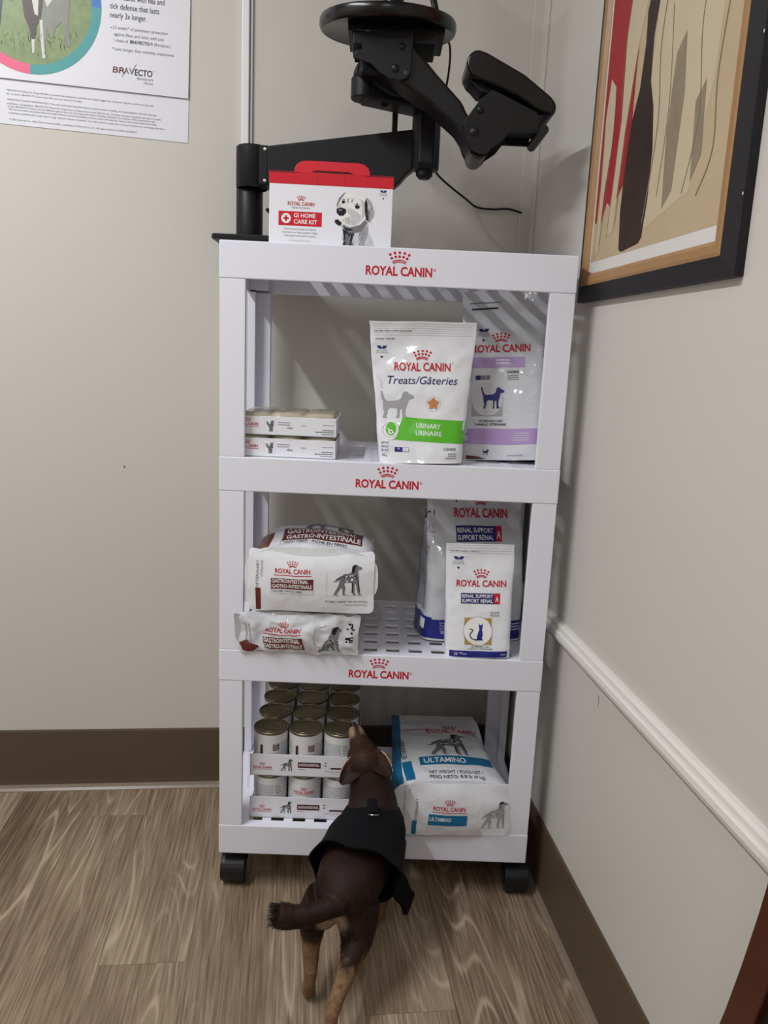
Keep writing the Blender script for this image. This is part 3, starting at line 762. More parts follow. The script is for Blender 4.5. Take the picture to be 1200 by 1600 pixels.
def treat_pouch():
    bg = Bag(.195, .062, .250, n=2.6, seal=.032, start=0., wtop=.192, wbot=.150, amp=.0022, freq=17, seed=2, powr=.75)
    b = MB(); bg.mesh(b, 'bag_white', rows=84, N=112); p = Print(b, lambda u, v, o: bg.front(u, v, o), base=.0006)
    seal_lines(p, .088, .226, .245, 6)
    p.text('EASY OPEN / FACILE À OUVRIR / FÁCIL DE ABRIR', -.086, .2318, .0028, 'ink_dark', w=.066, align='l', shear=.2)
    p.text('Resealable / Refermable', -.084, .2185, .0030, 'ink_dark', w=.034, align='l', shear=.2)
    p.badge(-.073, .196, .0185)
    p.logo(-.0005, .1640, .100, bold=.018, hh=.138)
    p.text('™', .0515, .176, .003, 'ink_grey', align='l')
    p.text('Treats/Gâteries', .000, .1405, .0135, 'navy', w=.126, shear=.28)
    p.figure(DOG_DARK, -.0475, .080, .048, 'ink_light', 1, wx=1.15)
    p.stroke([(-.083, .155), (-.078, .150), (-.0735, .143), (-.0725, .132)], .0006, 'ink_light')
    p.ring(.0205, .1055, .0126, .0131, 'ink_light', 1)
    st = []
    for k in range(40):
        a = 2*PI*k/40; r = .0090*(1+.16*math.cos(5*(a-PI/2))); st.append((.0205+r*math.cos(a), .1055+r*math.sin(a)))
    p.poly(st, 'biscuit', 1)
    p.poly([(-.0345, .081), (.089, .0755), (.083, .0345), (-.052, .0415), (-.043, .060)], 'green', 0)
    p.text('URINARY', .012, .0620, .0082, 'text_white', 1, w=.044, rot=-.04, bold=.01); p.text('URINAIRE', .0125, .0490, .0082, 'text_white', 1, w=.047, rot=-.04, bold=.01)
    p.disc(-.0555, .0585, .0135, 'text_white', 1, 32, ry=.0175); p.ring(-.0555, .0585, .0132, .0138, 'ink_grey', 2)
    p.disc(-.0555, .0600, .0090, 'green', 2, 28, ry=.0120); p.disc(-.0560, .0545, .0042, 'text_white', 3, 16); p.stroke([(-.063, .062), (-.049, .051)], .0016, 'text_white', 3); p.disc(-.0555, .0545, .0018, 'ink_grey', 4, 10)
    for i, t in enumerate(('NET WT', 'POIDS NET', 'PESO NETO')): p.text(t, -.0715, .0335-.0062*i, .0040, 'ink_dark', w=.0135, align='l')
    p.rect(-.0715, .0190, -.0570, .0193, 'ink_grey'); p.text('500 g', -.0700, .0125, .0040, 'ink_dark', w=.009, align='l')
    p.rect(-.0480, .0205, -.0345, .0285, 'royal_blue', 1); p.text('60', -.0412, .0245, .0030, 'text_white', 2); p.rect(-.0338, .0205, -.0230, .0285, 'ink_light', 1)
    p.rect(-.0328, .0215, -.0290, .0275, 'text_white', 2); p.rect(-.0280, .0215, -.0240, .0275, 'text_white', 2)
    p.text('CANINE', .0505, .0225, .0056, 'ink_dark', w=.022, shear=.15); p.greek(.062, .0165, .020, 3, .0042, 'ink_grey', align='r')
    o = b.build('food_pouch', None, (.3600, .030, .8753), (math.radians(-3.5), math.radians(-1.6), math.radians(1.)))
    tag(o, 'white stand-up pouch of urinary dog treats with a green band, front of the second tier', 'food pouch')
treat_pouch()

def purple_bag():
    bg = Bag(.152, .074, .322, n=7, seal=.026, start=.52, wtop=.162, gus=.12, amp=.0030, freq=11, seed=5)
    b = MB(); bg.mesh(b, 'bag_silver', rows=100, N=112); p = Print(b, lambda u, v, o: bg.front(u, v, o), base=.0007)
    p.rect(-.075, .0300, .0755, .0590, 'lilac', 0); p.text('VETERINARY DIET', -.022, .0715, .0040, 'ink_dark', w=.046, bold=.015); p.text('FORMULE VÉTÉRINAIRE', -.022, .0650, .0040, 'ink_dark', w=.058, bold=.015)
    p.greek(.052, .050, .036, 4, .0042, 'ink_pale', align='r', seed=3)
    p.rect(-.058, .0830, .000, .1180, 'ink_light', 0); p.disc(-.0285, .1130, .0295, 'ink_pale', 1, 36)
    p.figure(DOG_DARK, -.020, .097, .040, 'navy', 2)
    p.rect(-.0755, .172, .040, .1915, 'lilac', 0); p.greek(.0, .185, .034, 2, .006, 'text_white', align='c')
    p.logo(-.004, .2020, .108, bold=.02, hh=.135)
    p.text('CANINE', .018, .1610, .0048, 'ink_dark', w=.022, bold=.02); p.greek(.018, .1565, .022, 3, .0035, 'ink_grey', align='c', seed=5)
    p.rect(-.049, .150, -.040, .158, 'navy', 1); p.rect(-.039, .150, -.0315, .158, 'ink_grey', 1); p.rect(-.0305, .150, -.0235, .158, 'ink_grey', 1)
    p.badge(-.038, .236, .022)
    p.stroke([(-.066, .2995), (-.005, .3005)], .0012, 'ink_dark'); p.stroke([(-.062, .2885), (-.012, .2895)], .0030, 'ink_dark')
    p.figure(DOG_DARK, -.030, .010, .011, 'navy', 1); p.greek(.010, .0085, .040, 1, .004, 'lilac'); p.poly([(-.075, .002), (-.075, .010), (-.045, .007), (-.03, .002)], 'maroon', 0)
    g = Print(b, lambda u, v, o: bg.side(u, v, 1, o), base=.0012)
    g.rect(-.030, .004, .034, .024, 'lilac', 0); g.rect(-.030, .044, .034, .060, 'lilac', 0); g.greek(-.026, .037, .05, 2, .007, 'ink_dark', seed=9); g.rect(-.026, .075, .022, .085, 'ink_grey', 0)
    g.rect(-.026, .088, .014, .118, 'ink_grey', 0); g.greek(-.025, .115, .038, 9, .0034, 'ink_pale', seed=11); g.text('3-6', -.012, .124, .006, 'ink_dark', w=.012); g.greek(-.028, .22, .054, 18, .0048, 'ink_grey', seed=12)
    o = b.build('food_bag', None, (.523, .105, .8753), (math.radians(-8), math.radians(-4.0), math.radians(-13)))
    tag(o, 'tall white and lilac dog food bag leaning behind the treat pouch, against the right post', 'food bag')
purple_bag()

def renal_bags():
    bg = Bag(.206, .120, .312, n=6, seal=.024, start=.46, wtop=.196, gus=.10, amp=.0042, freq=10, seed=8)
    b = MB(); bg.mesh(b, 'bag_silver', rows=96, N=128); p = Print(b, lambda u, v, o: bg.front(u, v, o), base=.0008)
    p.rect(-.102, .004, .102, .042, 'royal_blue', 0)
    p.text('Net Weight', -.064, .0340, .0034, 'text_white', 1, w=.018); p.text('Poids Net', -.064, .0285, .0034, 'text_white', 1, w=.015); p.text('Peso Neto', -.064, .0230, .0034, 'text_white', 1, w=.016)
    p.text('6.6', -.0485, .0285, .0062, 'text_white', 1, w=.010, align='l', bold=.02); p.text('20', -.070, .0135, .0050, 'text_white', 1, w=.007, align='l'); p.greek(-.060, .0145, .02, 2, .003, 'text_white'); p.rect(-.073, .0195, -.045, .0198, 'text_white', 1)
    p.greek(.078, .034, .024, 3, .006, 'text_white', seed=4)
    p.logo(.010, .2420, .112, bold=.024, hh=.150)
    p.rect(-.044, .1970, .038, .2260, 'navy', 1); p.rect(.038, .1970, .051, .2260, 'red_print', 1); p.text('A', .0445, .2030, .0135, 'text_white', 2, w=.0085, bold=.02)
    p.text('RENAL SUPPORT', -.0415, .2135, .0085, 'text_white', 2, w=.075, align='l', bold=.012); p.text('SUPPORT RÉNAL', -.0415, .2005, .0085, 'text_white', 2, w=.075, align='l', bold=.012)
    p.badge(-.042, .2850, .026)
    g = Print(b, lambda u, v, o: bg.side(-u, v, -1, o), base=.0014)
    g.rect(-.055, .004, .055, .046, 'royal_blue', 0); g.rect(.020, .020, .045, .040, 'text_white', 1); g.greek(-.05, .23, .09, 42, .0042, 'navy', seed=20, t=.3)
    g.text('ROYAL CANIN', .010, .262, .013, 'red_print', w=.085, bold=.02); g.rect(-.040, .238, .022, .256, 'navy', 1); g.rect(.022, .238, .036, .256, 'red_print', 1); g.text('A', .029, .242, .009, 'text_white', 2)
    o = b.build('food_bag', None, (.4800, .145, .5116), (math.radians(-3), math.radians(.6), math.radians(9)))
    tag(o, 'large white renal support bag with blue base standing behind the small cat pouch', 'food bag')
    bg = Bag(.130, .052, .214, n=3.4, seal=.020, start=.05, wtop=.128, wbot=.124, amp=.0016, freq=20, seed=11, powr=.9)
    b = MB(); bg.mesh(b, 'bag_white', rows=72, N=96); p = Print(b, lambda u, v, o: bg.front(u, v, o), base=.0006)
    seal_lines(p, .060, .196, .211, 4)
    p.rect(-.0605, .0015, .0605, .0135, 'royal_blue', 0); p.text('20 ™', -.046, .0050, .005, 'text_white', 1, align='l'); p.greek(-.030, .0068, .010, 1, .003, 'text_white'); p.greek(.042, .0068, .012, 1, .003, 'text_white')
    p.text('OPEN HERE / OUVRIR ICI / ABRIR AQUÍ', -.056, .1985, .0022, 'ink_dark', w=.054, align='l', shear=.2)
    p.badge(-.040, .1770, .0200)
    p.logo(.003, .1340, .0930, bold=.020, hh=.125)
    p.rect(-.0345, .1020, .0275, .1215, 'navy', 1); p.rect(.0275, .1020, .0385, .1215, 'red_print', 1); p.text('A', .033, .1065, .0085, 'text_white', 2, w=.006, bold=.02)
    p.text('RENAL SUPPORT', -.0325, .1130, .0062, 'text_white', 2, w=.058, align='l', bold=.014); p.text('SUPPORT RÉNAL', -.0325, .1042, .0062, 'text_white', 2, w=.058, align='l', bold=.014)
    p.text('FELINE', .0300, .0840, .0036, 'ink_grey', w=.018); p.text('FÉLINE', .0300, .0785, .0036, 'ink_grey', w=.018)
    p.rect(-.0265, .0255, .0245, .0755, 'gold', 1); p.disc(-.001, .0505, .0262, 'text_white', 2, 40); p.ring(-.001, .0505, .0275, .0279, 'gold', 2)
    p.figure(CAT_SIT, -.0005, .0335, .0330, 'royal_blue', 3, wx=.72)
    p.stroke([(.001, .0345), (-.008, .0345), (-.014, .0375), (-.0165, .0425), (-.0150, .0470), (-.0115, .0500), (-.0110, .0535), (-.0165, .0545)], .0019, 'ink_dark', 4)
    p.text('VETERINARY DIET', .003, .0200, .0028, 'ink_dark', w=.036); p.text('FORMULE VÉTÉRINAIRE', .003, .0160, .0028, 'ink_dark', w=.047)
    o = b.build('food_pouch', None, (.4870, .0270, .5116), (math.radians(-3.2), math.radians(-1.5), math.radians(-1.5)))
    tag(o, 'small white renal support cat food pouch with a blue sitting cat on it', 'food pouch')
renal_bags()

def panel_grid(b, fn, w, h, m, dip=0., nu=36, nv=18, rnd=.0, thick=.0016):
    """slightly domed end panel of a lying bag, rim standing proud of the body"""
    def top(u): return h/2-dip*(math.cos(PI*u/w) if dip else 0)
    V = []; F = []
    for j in range(nv+1):
        for i in range(nu+1):
            u = -w/2+w*i/nu; v = -h/2+(top(u)+h/2)*j/nv
            # rounded corners
            ax, ay = abs(u)-(w/2-rnd), abs(v)-(h/2-rnd)
            if rnd and ax > 0 and ay > 0:
                l = math.hypot(ax, ay); k = max(ax, ay)/l
                u = math.copysign(w/2-rnd+ax*k, u); v = math.copysign(h/2-rnd+ay*k, v)
            V.append(fn(u, v, 0.))
    n0 = len(V)
    V += [p+Vector((0, 0, thick)) for p in V]
    ix = lambda i, j, k=0: k*n0+j*(nu+1)+i
    for j in range(nv):
        for i in range(nu):
            F.append((ix(i, j), ix(i+1, j), ix(i+1, j+1), ix(i, j+1))); F.append((ix(i, j, 1), ix(i, j+1, 1), ix(i+1, j+1, 1), ix(i+1, j, 1)))
    for i in range(nu):
        F.append((ix(i, 0), ix(i, 0, 1), ix(i+1, 0, 1), ix(i+1, 0))); F.append((ix(i, nv), ix(i+1, nv), ix(i+1, nv, 1), ix(i, nv, 1)))
    for j in range(nv):
        F.append((ix(0, j), ix(0, j+1), ix(0, j+1, 1), ix(0, j, 1))); F.append((ix(nu, j), ix(nu, j, 1), ix(nu, j+1, 1), ix(nu, j+1)))
    b.add(V, F, m, True)

def vtext(p, t, u, v, h, m, w, layer=1): p.text(t, u, v, h, m, layer, w=w, rot=PI/2)

def intestinal_bags():
    # the upper of the two lying bags
    w, d = .226, .112
    bg = Bag(.244, .132, .300, n=3.4, seal=.022, start=.42, wtop=.205, gus=.06, bias=.1, amp=.0042, freq=11, seed=21, nose=.80)
    b = MB(); bg.mesh(b, 'bag_white', rows=90, N=128, matf=lambda s, z: 'maroon' if s == 'left' and .018 < z < .2 else 'bag_white')
    p = Print(b, lambda u, v, o: bg.front(u, v, o), base=.0009)
    p.rect(-.104, .016, -.082, .085, 'maroon', 0)
    p.rect(-.062, .044, .088, .095, 'maroon', 0); p.text('GASTROINTESTINAL', -.055, .0735, .0165, 'text_white', 1, w=.132, align='l', bold=.02); p.text('GASTRO-INTESTINALE', -.055, .0495, .0165, 'text_white', 1, w=.140, align='l', bold=.02)
    for q in ((-.062, .022, -.0614, .044), (-.062, .022, .088, .0228)): p.rect(*q, 'ink_dark', 1)
    p.text('HIGH FIBER / RICHE EN FIBRES', -.056, .0275, .0110, 'ink_dark', 1, w=.118, align='l')
    p.setter(.030, .098, .110, layer=1, seed=8); p.logo(-.01, .195, .125, bold=.02)
    R = Print(b, lambda u, v, o: bg.side(u, v, 1, o), base=.0012)
    for k in range(9): R.rect(-.03+.006*(k % 3)*1.3, .05+.012*k, -.012+.012*(k % 2), .055+.012*k, 'ink_dark', 1)
    def S(u, v, o):
        c = -.0100*(1-(2*u/w)**2)*(1-(2*v/.118)**2)+.010*max(0, (v-.02)/.04)**2*.6
        q = Vector((u, -v+.0085, c-.003)); q += noise.noise_vector(Vector((u*22, v*22, 3.3)))*.0016
        return q+Vector((0, 0, -o))
    panel_grid(b, S, .2300, .1180, 'bag_white', dip=.013, rnd=.010)
    p = Print(b, S, base=.0004)
    p.logo(-.033, .0150, .064, bold=.018, underline=True)
    p.rect(-.0725, -.0150, .0050, .0050, 'maroon', 1); p.text('GASTROINTESTINAL', -.0705, -.0030, .0065, 'text_white', 2, w=.066, align='l', bold=.02); p.text('GASTRO-INTESTINALE', -.0705, -.0125, .0065, 'text_white', 2, w=.073, align='l', bold=.02)
    for q in ((-.0725, -.0242, -.0722, -.015), (.0047, -.0242, .0050, -.015), (-.0725, -.0245, .0050, -.0242)): p.rect(*q, 'ink_dark', 1)
    p.text('HIGH FIBER / RICHE EN FIBRES', -.0700, -.0212, .0034, 'ink_dark', 1, w=.054, align='l')
    p.setter(.0690, -.0230, .0570, layer=1); p.rect(.0285, -.0240, .0289, .0200, 'ink_light', 1); p.rect(.0285, -.0244, .095, -.0240, 'ink_light', 1); p.ring(.0560, .004, .0268, .0271, 'ink_pale', 1, PI*.9, PI*1.45)
    p.text('NET WEIGHT / POIDS NET / PESO NETO: 8.8 lb (4 kg)', .1025, -.0375, .0034, 'ink_dark', 1, w=.076, align='r'); p.greek(.1025, -.0425, .054, 1, .003, 'ink_grey', align='r')
    vtext(p, 'VETERINARY', -.0950, .012, .0050, 'ink_grey', .050); vtext(p, 'VÉTÉRINAIRE', -.0875, .022, .0042, 'ink_light', .030)
    p.rect(-.1010, -.0560, -.0915, -.0140, 'maroon', 1)
    o = b.build('food_bag', None, (.1700, -.0100, .6640), (math.radians(-89.6), math.radians(-1), math.radians(-2)))
    tag(o, 'white and maroon gastrointestinal bag lying flat, upper of the pair on the third tier', 'food bag')
    # the lower, more crumpled one
    w, d = .214, .078
    bg = Bag(w, d, .295, n=4, seal=.022, start=.40, wtop=.195, gus=.06, bias=0., amp=.0050, freq=14, seed=33)
    b = MB(); bg.mesh(b, 'bag_silver', rows=90, N=128, matf=lambda s, z: 'maroon' if s == 'left' and z > .015 else 'bag_silver')
    def S2(u, v, o):
        c = -.0085*(1-(2*u/.222)**2)*(1-(2*v/.078)**2)
        q = Vector((u, -v, c-.003)); q += noise.noise_vector(Vector((u*26, v*30, 8.3)))*.0050+noise.noise_vector(Vector((u*75, v*75, 1.3)))*.0018+Vector((0, 0, .0065*(abs(noise.noise(Vector((u*34+v*12, v*30, 4.4))))-.2)))
        return q+Vector((0, 0, -o))
    panel_grid(b, S2, .2220, .0780, 'bag_silver', dip=.002, rnd=.004, nu=64, nv=26)
    p = Print(b, S2, base=.0006, step=.004)
    p.logo(-.0290, .0005, .066, bold=.018, underline=True)
    p.rect(-.064, -.0300, .009, -.0090, 'maroon', 1); p.text('GASTROINTESTINAL', -.0620, -.0175, .0070, 'text_white', 2, w=.064, align='l', bold=.02); p.text('GASTRO-INTESTINALE', -.0620, -.0275, .0070, 'text_white', 2, w=.068, align='l', bold=.02)
    p.setter(.061, -.0330, .050, sit=True, layer=1, seed=12); p.rect(.030, -.034, .0304, .018, 'ink_grey', 1); p.rect(.030, .0176, .056, .018, 'ink_grey', 1); p.ring(.056, -.006, .0265, .0270, 'ink_grey', 1, PI*.55, PI*1.4)
    vtext(p, 'VETERINARY', -.0960, -.002, .0050, 'ink_grey', .040); vtext(p, 'VÉTÉRINAIRE', -.0890, -.002, .0042, 'ink_grey', .040)
    r = random.Random(5)
    for k in range(16):
        x, y = r.uniform(.088, .100), r.uniform(-.012, .022); p.rect(x, y, x+r.uniform(.003, .006), y+r.uniform(.002, .004), 'ink_dark', 1)
    p.poly([(-.1100, -.0220), (-.1000, -.0160), (-.0760, -.0300), (-.0860, -.0370), (-.1050, -.0350)], 'maroon', 1)
    # bent seal fin at each side of the end panel
    b.add([(-.106, -.032, -.003), (-.120, -.036, -.010), (-.118, .012, -.006), (-.106, .034, -.002), (-.104, 0, .004)], [(0, 1, 2, 4), (4, 2, 3)], 'bag_silver', True)
    b.add([(.045, .036, -.006), (.070, .030, -.012), (.088, .034, -.014), (.092, .0375, -.008), (.060, .0385, -.004)], [(0, 1, 2, 3, 4)], 'bag_white', True)
    o = b.build('food_bag', None, (.1500, -.0040, .5518), (math.radians(-90), 0, math.radians(-1)))
    tag(o, 'crumpled white and maroon gastrointestinal bag squashed beneath the flat one on the third tier', 'food bag')
intestinal_bags()

def amino_bag():
    w, d = .208, .106
    bg = Bag(.244, .114, .315, n=3.2, seal=.026, start=.50, wtop=.190, gus=.06, bias=-.75, amp=.0032, freq=11, seed=41, nose=.93)
    b = MB(); bg.mesh(b, 'bag_white', rows=96, N=128, matf=lambda s, z: 'teal_gusset' if s == 'left' and z > .006 else 'bag_white')
    p = Print(b, lambda u, v, o: bg.front(u, v, o), base=.0009)
    p.text('NET WEIGHT / POIDS NET /', -.045, .0285, .0120, 'ink_dark', 1, w=.108, align='l'); p.text('PESO NETO: 8.8 lb (4 kg)', -.045, .0090, .0120, 'ink_dark', 1, w=.108, align='l')
    p.rect(-.058, .066, .092, .098, 'teal_blue', 0); p.text('ULTAMINO', -.050, .0735, .0175, 'text_white', 1, w=.086, align='l', bold=.02)
    p.setter(.012, .104, .095, layer=1, seed=31); p.logo(.030, .215, .110, bold=.02, underline=True); p.rect(-.085, .232, -.015, .2345, 'red_print', 1)
    p.rect(-.092, .012, -.074, .085, 'teal_blue', 0); vtext(p, 'VETERINARY', -.080, .138, .0105, 'ink_dark', .085)
    def S(u, v, o):
        c = -.0100*(1-(2*u/w)**2)*(1-(2*v/.109)**2)
        q = Vector((u+.012, -v+.003, c-.003)); q += noise.noise_vector(Vector((u*18, v*26, 5.3)))*.0022
        return q+Vector((0, 0, -o))
    panel_grid(b, S, .2120, .1090, 'bag_white', dip=.0, rnd=.005)
    p = Print(b, S, base=.0004)
    p.logo(-.0200, .0030, .064, bold=.018, underline=True)
    p.rect(-.0600, -.0300, .0170, -.0060, 'teal_blue', 1); p.text('ULTAMINO', -.0575, -.0200, .0080, 'text_white', 2, w=.043, align='l', bold=.02)
    vtext(p, 'VETERINARY', -.0815, .000, .0050, 'ink_grey', .052); vtext(p, 'EASY OPEN', -.0965, .040, .0020, 'ink_grey', .012); p.rect(-.0900, -.0530, -.0810, -.0220, 'teal_blue', 1)
    p.setter(.0720, -.0370, .0580, layer=1, seed=44); p.rect(.0400, -.0375, .0980, -.0372, 'ink_light', 1); p.ring(.066, -.006, .0285, .0288, 'ink_light', 1, PI*.7, PI*1.5)
    o = b.build('food_bag', None, (.4565, -.0040, .2040), (math.radians(-91), math.radians(.8), math.radians(4)))
    tag(o, 'white dog food bag with teal side and teal band lying on the bottom tier', 'food bag')
    # clear sticker peeling from the lower right corner
    b = MB()
    def F(u, v):
        x = -.028+.056*u; y = -.030+.062*v
        return Vector((.0795+x*(1 if v > .25 else .75+v), -(y-.012)+.003, -.0155-.010*(1-v)**3))
    b.grid(F, 14, 14, 'clear_wrap'); k = b.build('sticker', o); k['label'] = 'clear peeling sticker'
amino_bag()

# ------------------------------------------------------------------ cans
CR, CHH = .0345, .0880
def can_mesh(face):
    b = MB()
    b.lathe([(.0315, .0), (.0338, .0008), (.0345, .0022), (.0338, .0038), (.0336, .0052)], 'can_rim', 40, cap=True)
    b.lathe([(.0337, .0050), (.0337, CHH-.005)], 'can_label', 48, cap=False)
    S = lambda u, v, o: ((.0337+o)*math.sin(u/.0337), -(.0337+o)*math.cos(u/.0337), v)
    p = Print(b, S, base=.00025, step=.006)
    if face == 'front':
        p.logo(0, .052, .040, bold=.02, underline=True); p.setter(.002, .010, .034, sit=True); p.rect(-.020, .009, -.0196, .035, 'ink_grey'); p.greek(-.085, .060, .05, 14, .0038, 'ink_grey', seed=6); p.greek(.040, .060, .05, 14, .0038, 'ink_grey', seed=7)
    elif face == 'square':
        p.rect(.000, .050, .013, .064, 'dark_maroon'); p.greek(.001, .062, .011, 4, .0032, 'can_label', seed=5); p.greek(.016, .064, .030, 9, .0040, 'ink_light', seed=8); p.greek(-.012, .044, .060, 10, .0036, 'ink_light', seed=9)
        p.greek(-.06, .066, .03, 14, .0040, 'ink_light', seed=10); p.rect(-.026, .040, -.020, .062, 'dark_maroon')
    else:
        p.greek(-.034, .066, .066, 16, .0036, 'ink_light', seed=11); p.rect(.010, .046, .030, .066, 'text_white', 2); p.greek(.012, .063, .016, 4, .0045, 'ink_grey', 3, seed=12); p.greek(-.08, .06, .04, 12, .0040, 'ink_light', seed=13)
    lid = MB()
    lid.lathe([(.0340, CHH-.005), (.0348, CHH-.0035), (.0348, CHH-.0008), (.0342, CHH), (.0330, CHH-.0004), (.0322, CHH-.0030), (.0290, CHH-.0034), (.0282, CHH-.0026), (.0262, CHH-.0026), (.0254, CHH-.0033), (.0215, CHH-.0033), (.0208, CHH-.0027), (.0190, CHH-.0027), (.0182, CHH-.0033), (.0, CHH-.0033)], 'can_lid', 48, cap=False)
    return b, lid
def make_can(face):
    root = thing('food_can', '', 'can')
    b, l = can_mesh(face); b.build('can_body', root); l.build('lid', root, angle=25)
    return root
def cans():
    base = {k: make_can(k) for k in ('front', 'square', 'text')}
    fresh = set(base)
    px = CR*2+.0008
    X0, Y0 = .0560, .030
    z_low, z_up = ZT[3]+.0012, .2385
    col = ('left', 'middle', 'right'); rown = ('front', 'second', 'third', 'back')
    rnd = random.Random(2)
    for layer, z in ((1, z_up+.0012), (0, z_low)):
        for r in range(4):
            for c in range(3):
                if layer == 0 and r > 0 and c == 1: continue
                face = ('square', 'square', 'text')[c] if layer else ('text', 'front', 'text')[c]
                if face in fresh: o = base[face]; fresh.discard(face)
                else: o = copy_thing(base[face])
                o.location = (X0+.0015+CR+px*c, Y0+.0015+CR+px*r, z)
                o.rotation_euler = (0, 0, rnd.uniform(-.25, .25) if (layer, r) != (0, 0) else 0)
                if layer: lab = 'white label food can with olive lid in the upper tray, %s row, %s column' % (rown[r], col[c])
                elif r == 0: lab = ('text-covered food can at the left end of the lower tray front', 'food can showing red lettering and a sitting dog, middle of the lower tray front', 'text-covered food can at the lower tray front, beside the dog')[c]
                else: lab = 'food can in the lower tray, %s row, %s column' % (rown[r], col[c])
                o['label'] = lab; o['group'] = 'cans in the upper tray' if layer else 'cans in the lower tray'
    W, Dp = px*3+.003, px*4+.003
    for k, z in enumerate((ZT[3], z_up)):
        b = MB(); t = .0012; h = .046
        b.box((0, 0, 0), (W, Dp, .001), 'white_card'); b.box((0, 0, 0), (W, t, h), 'white_card', .0004); b.box((0, Dp-t, 0), (W, Dp, h), 'white_card', .0004)
        for x in (0, W-t): b.prism([(0, 0), (Dp, 0), (Dp, h), (Dp-.02, .030), (.02, .030), (0, h)], x, x+t, 'white_card', axis='x')
        p = Print(b, lambda u, v, o: (u, -o-.0001, v), base=.00015)
        p.logo(.024, .0155, .037, bold=.02, underline=True); p.setter(.073, .0110, .026, seed=2); p.rect(.060, .010, .0602, .038, 'ink_light'); p.rect(.060, .0378, .086, .038, 'ink_light')
        p.rect(.0940, .0190, .1390, .0310, 'dark_maroon'); p.text('GASTROINTESTINAL', .1165, .0228, .0050, 'text_white', 2, w=.041, bold=.02)
        p.greek(.0950, .0150, .018, 1, .003, 'ink_light'); p.greek(.1460, .0300, .006, 2, .006, 'ink_grey', seed=4); p.poly([(.157, .0180), (.160, .0215), (.206, .0215), (.206, .0180)], 'dark_maroon', 1); p.rect(.147, .0125, .205, .0132, 'ink_grey'); p.rect(.160, .0085, .205, .0090, 'ink_light')
        o = b.build('can_tray', None, (X0, Y0, z))
        tag(o, ('lower white cardboard can tray resting on the bottom tier deck', 'upper white cardboard can tray stacked on top of the lower cans')[k], 'tray', 'gastrointestinal can trays')
    # torn wrap ends left at the side of the trays
    b = MB()
    def F(u, v):
        q = Vector((-.0015-.010*u*(1-.4*v), .006+.030*u, .050+.085*v)); return q+noise.noise_vector(q*60)*.004
    b.grid(F, 8, 14, 'clear_wrap')
    tag(b.build('wrap_scrap', None, (X0, Y0, z_low)), 'crinkled clear wrap hanging at the left side of the can trays', 'plastic wrap')
cans()

def cat_trays():
    W, Dp, h = .176, .150, .0330
    for k, (z, dx, lab) in enumerate(((ZT[1], 0, 'lower wrapped cardboard tray of cat food on the second tier'), (ZT[1]+.0395, .0005, 'upper wrapped cardboard tray of cat food, under glossy film on the second tier'))):
        root = thing('food_tray', lab, 'tray', (.030+dx, .018, z), (0, 0, 0), 'wrapped cat food trays')
        b = MB(); t = .0012
        b.box((0, 0, 0), (W, Dp, .001), 'white_card'); b.box((0, 0, 0), (W, t, h), 'white_card', .0004); b.box((0, Dp-t, 0), (W, Dp, h), 'white_card', .0004)
        for x in (0, W-t): b.box((x, 0, 0), (x+t, Dp, h), 'white_card', .0004)
        p = Print(b, lambda u, v, o: (u, -o-.0001, v), base=.00015)
        p.logo(.017, .0165, .038, bold=.02, underline=True)
        for q in ((.047, .005, .0472, .029), (.0670, .005, .0672, .029), (.049, .0305, .065, .0307)): p.rect(*q, 'ink_light')
        p.figure(CAT_TALL, .0580, .0065, .0210, 'ink_grey', 1, wx=.75); r = random.Random(3)
        for i in range(12): p.disc(.060+r.uniform(-.003, .003), .010+r.uniform(0, .014), .0007, 'ink_dark', 2, 6)
        p.greek(.0710, .0225, .030, 1, .003, 'ink_grey'); p.greek(.0710, .0185, .022, 1, .003, 'ink_grey', seed=2); p.text('thin', .0880, .0120, .0042, 'ink_dark', w=.010, align='l')
        p.greek(.1130, .0180, .012, 1, .003, 'ink_light'); p.greek(.1720, .0205, .028, 1, .003, 'ink_light', align='r'); p.greek(.1720, .0115, .028, 1, .003, 'ink_dark', align='r'); p.greek(.1720, .0080, .045, 1, .003, 'ink_dark', align='r'); p.greek(.1720, .0042, .030, 1, .003, 'ink_grey', align='r')
        b.build('tray_body', root)
        # film shrunk over the can tops: dips between the lids
        b = MB(); hf = .0385 if k == 0 else .0400
        def F(u, v):
            x, y = W*u, Dp*v
            cx = (x/.0585-.5); cy = (y/.0500-.5); dx_, dy_ = (cx-round(cx))*.0585, (cy-round(cy))*.05
            r = math.hypot(dx_, dy_); z = hf-.0055*sst(.022, .034, r)
            e = min(x, W-x, y, Dp-y); z = z-(.006*(1-sst(0, .008, e)))
            return Vector((x, y, z))+noise.noise_vector(Vector((x*60, y*25, k*3.)))*.0012
        b.grid(F, 70, 56, 'shrink_film'); f = b.build('shrink_film', root, angle=0); f['label'] = 'crinkled glossy film over the can tops'
cat_trays()

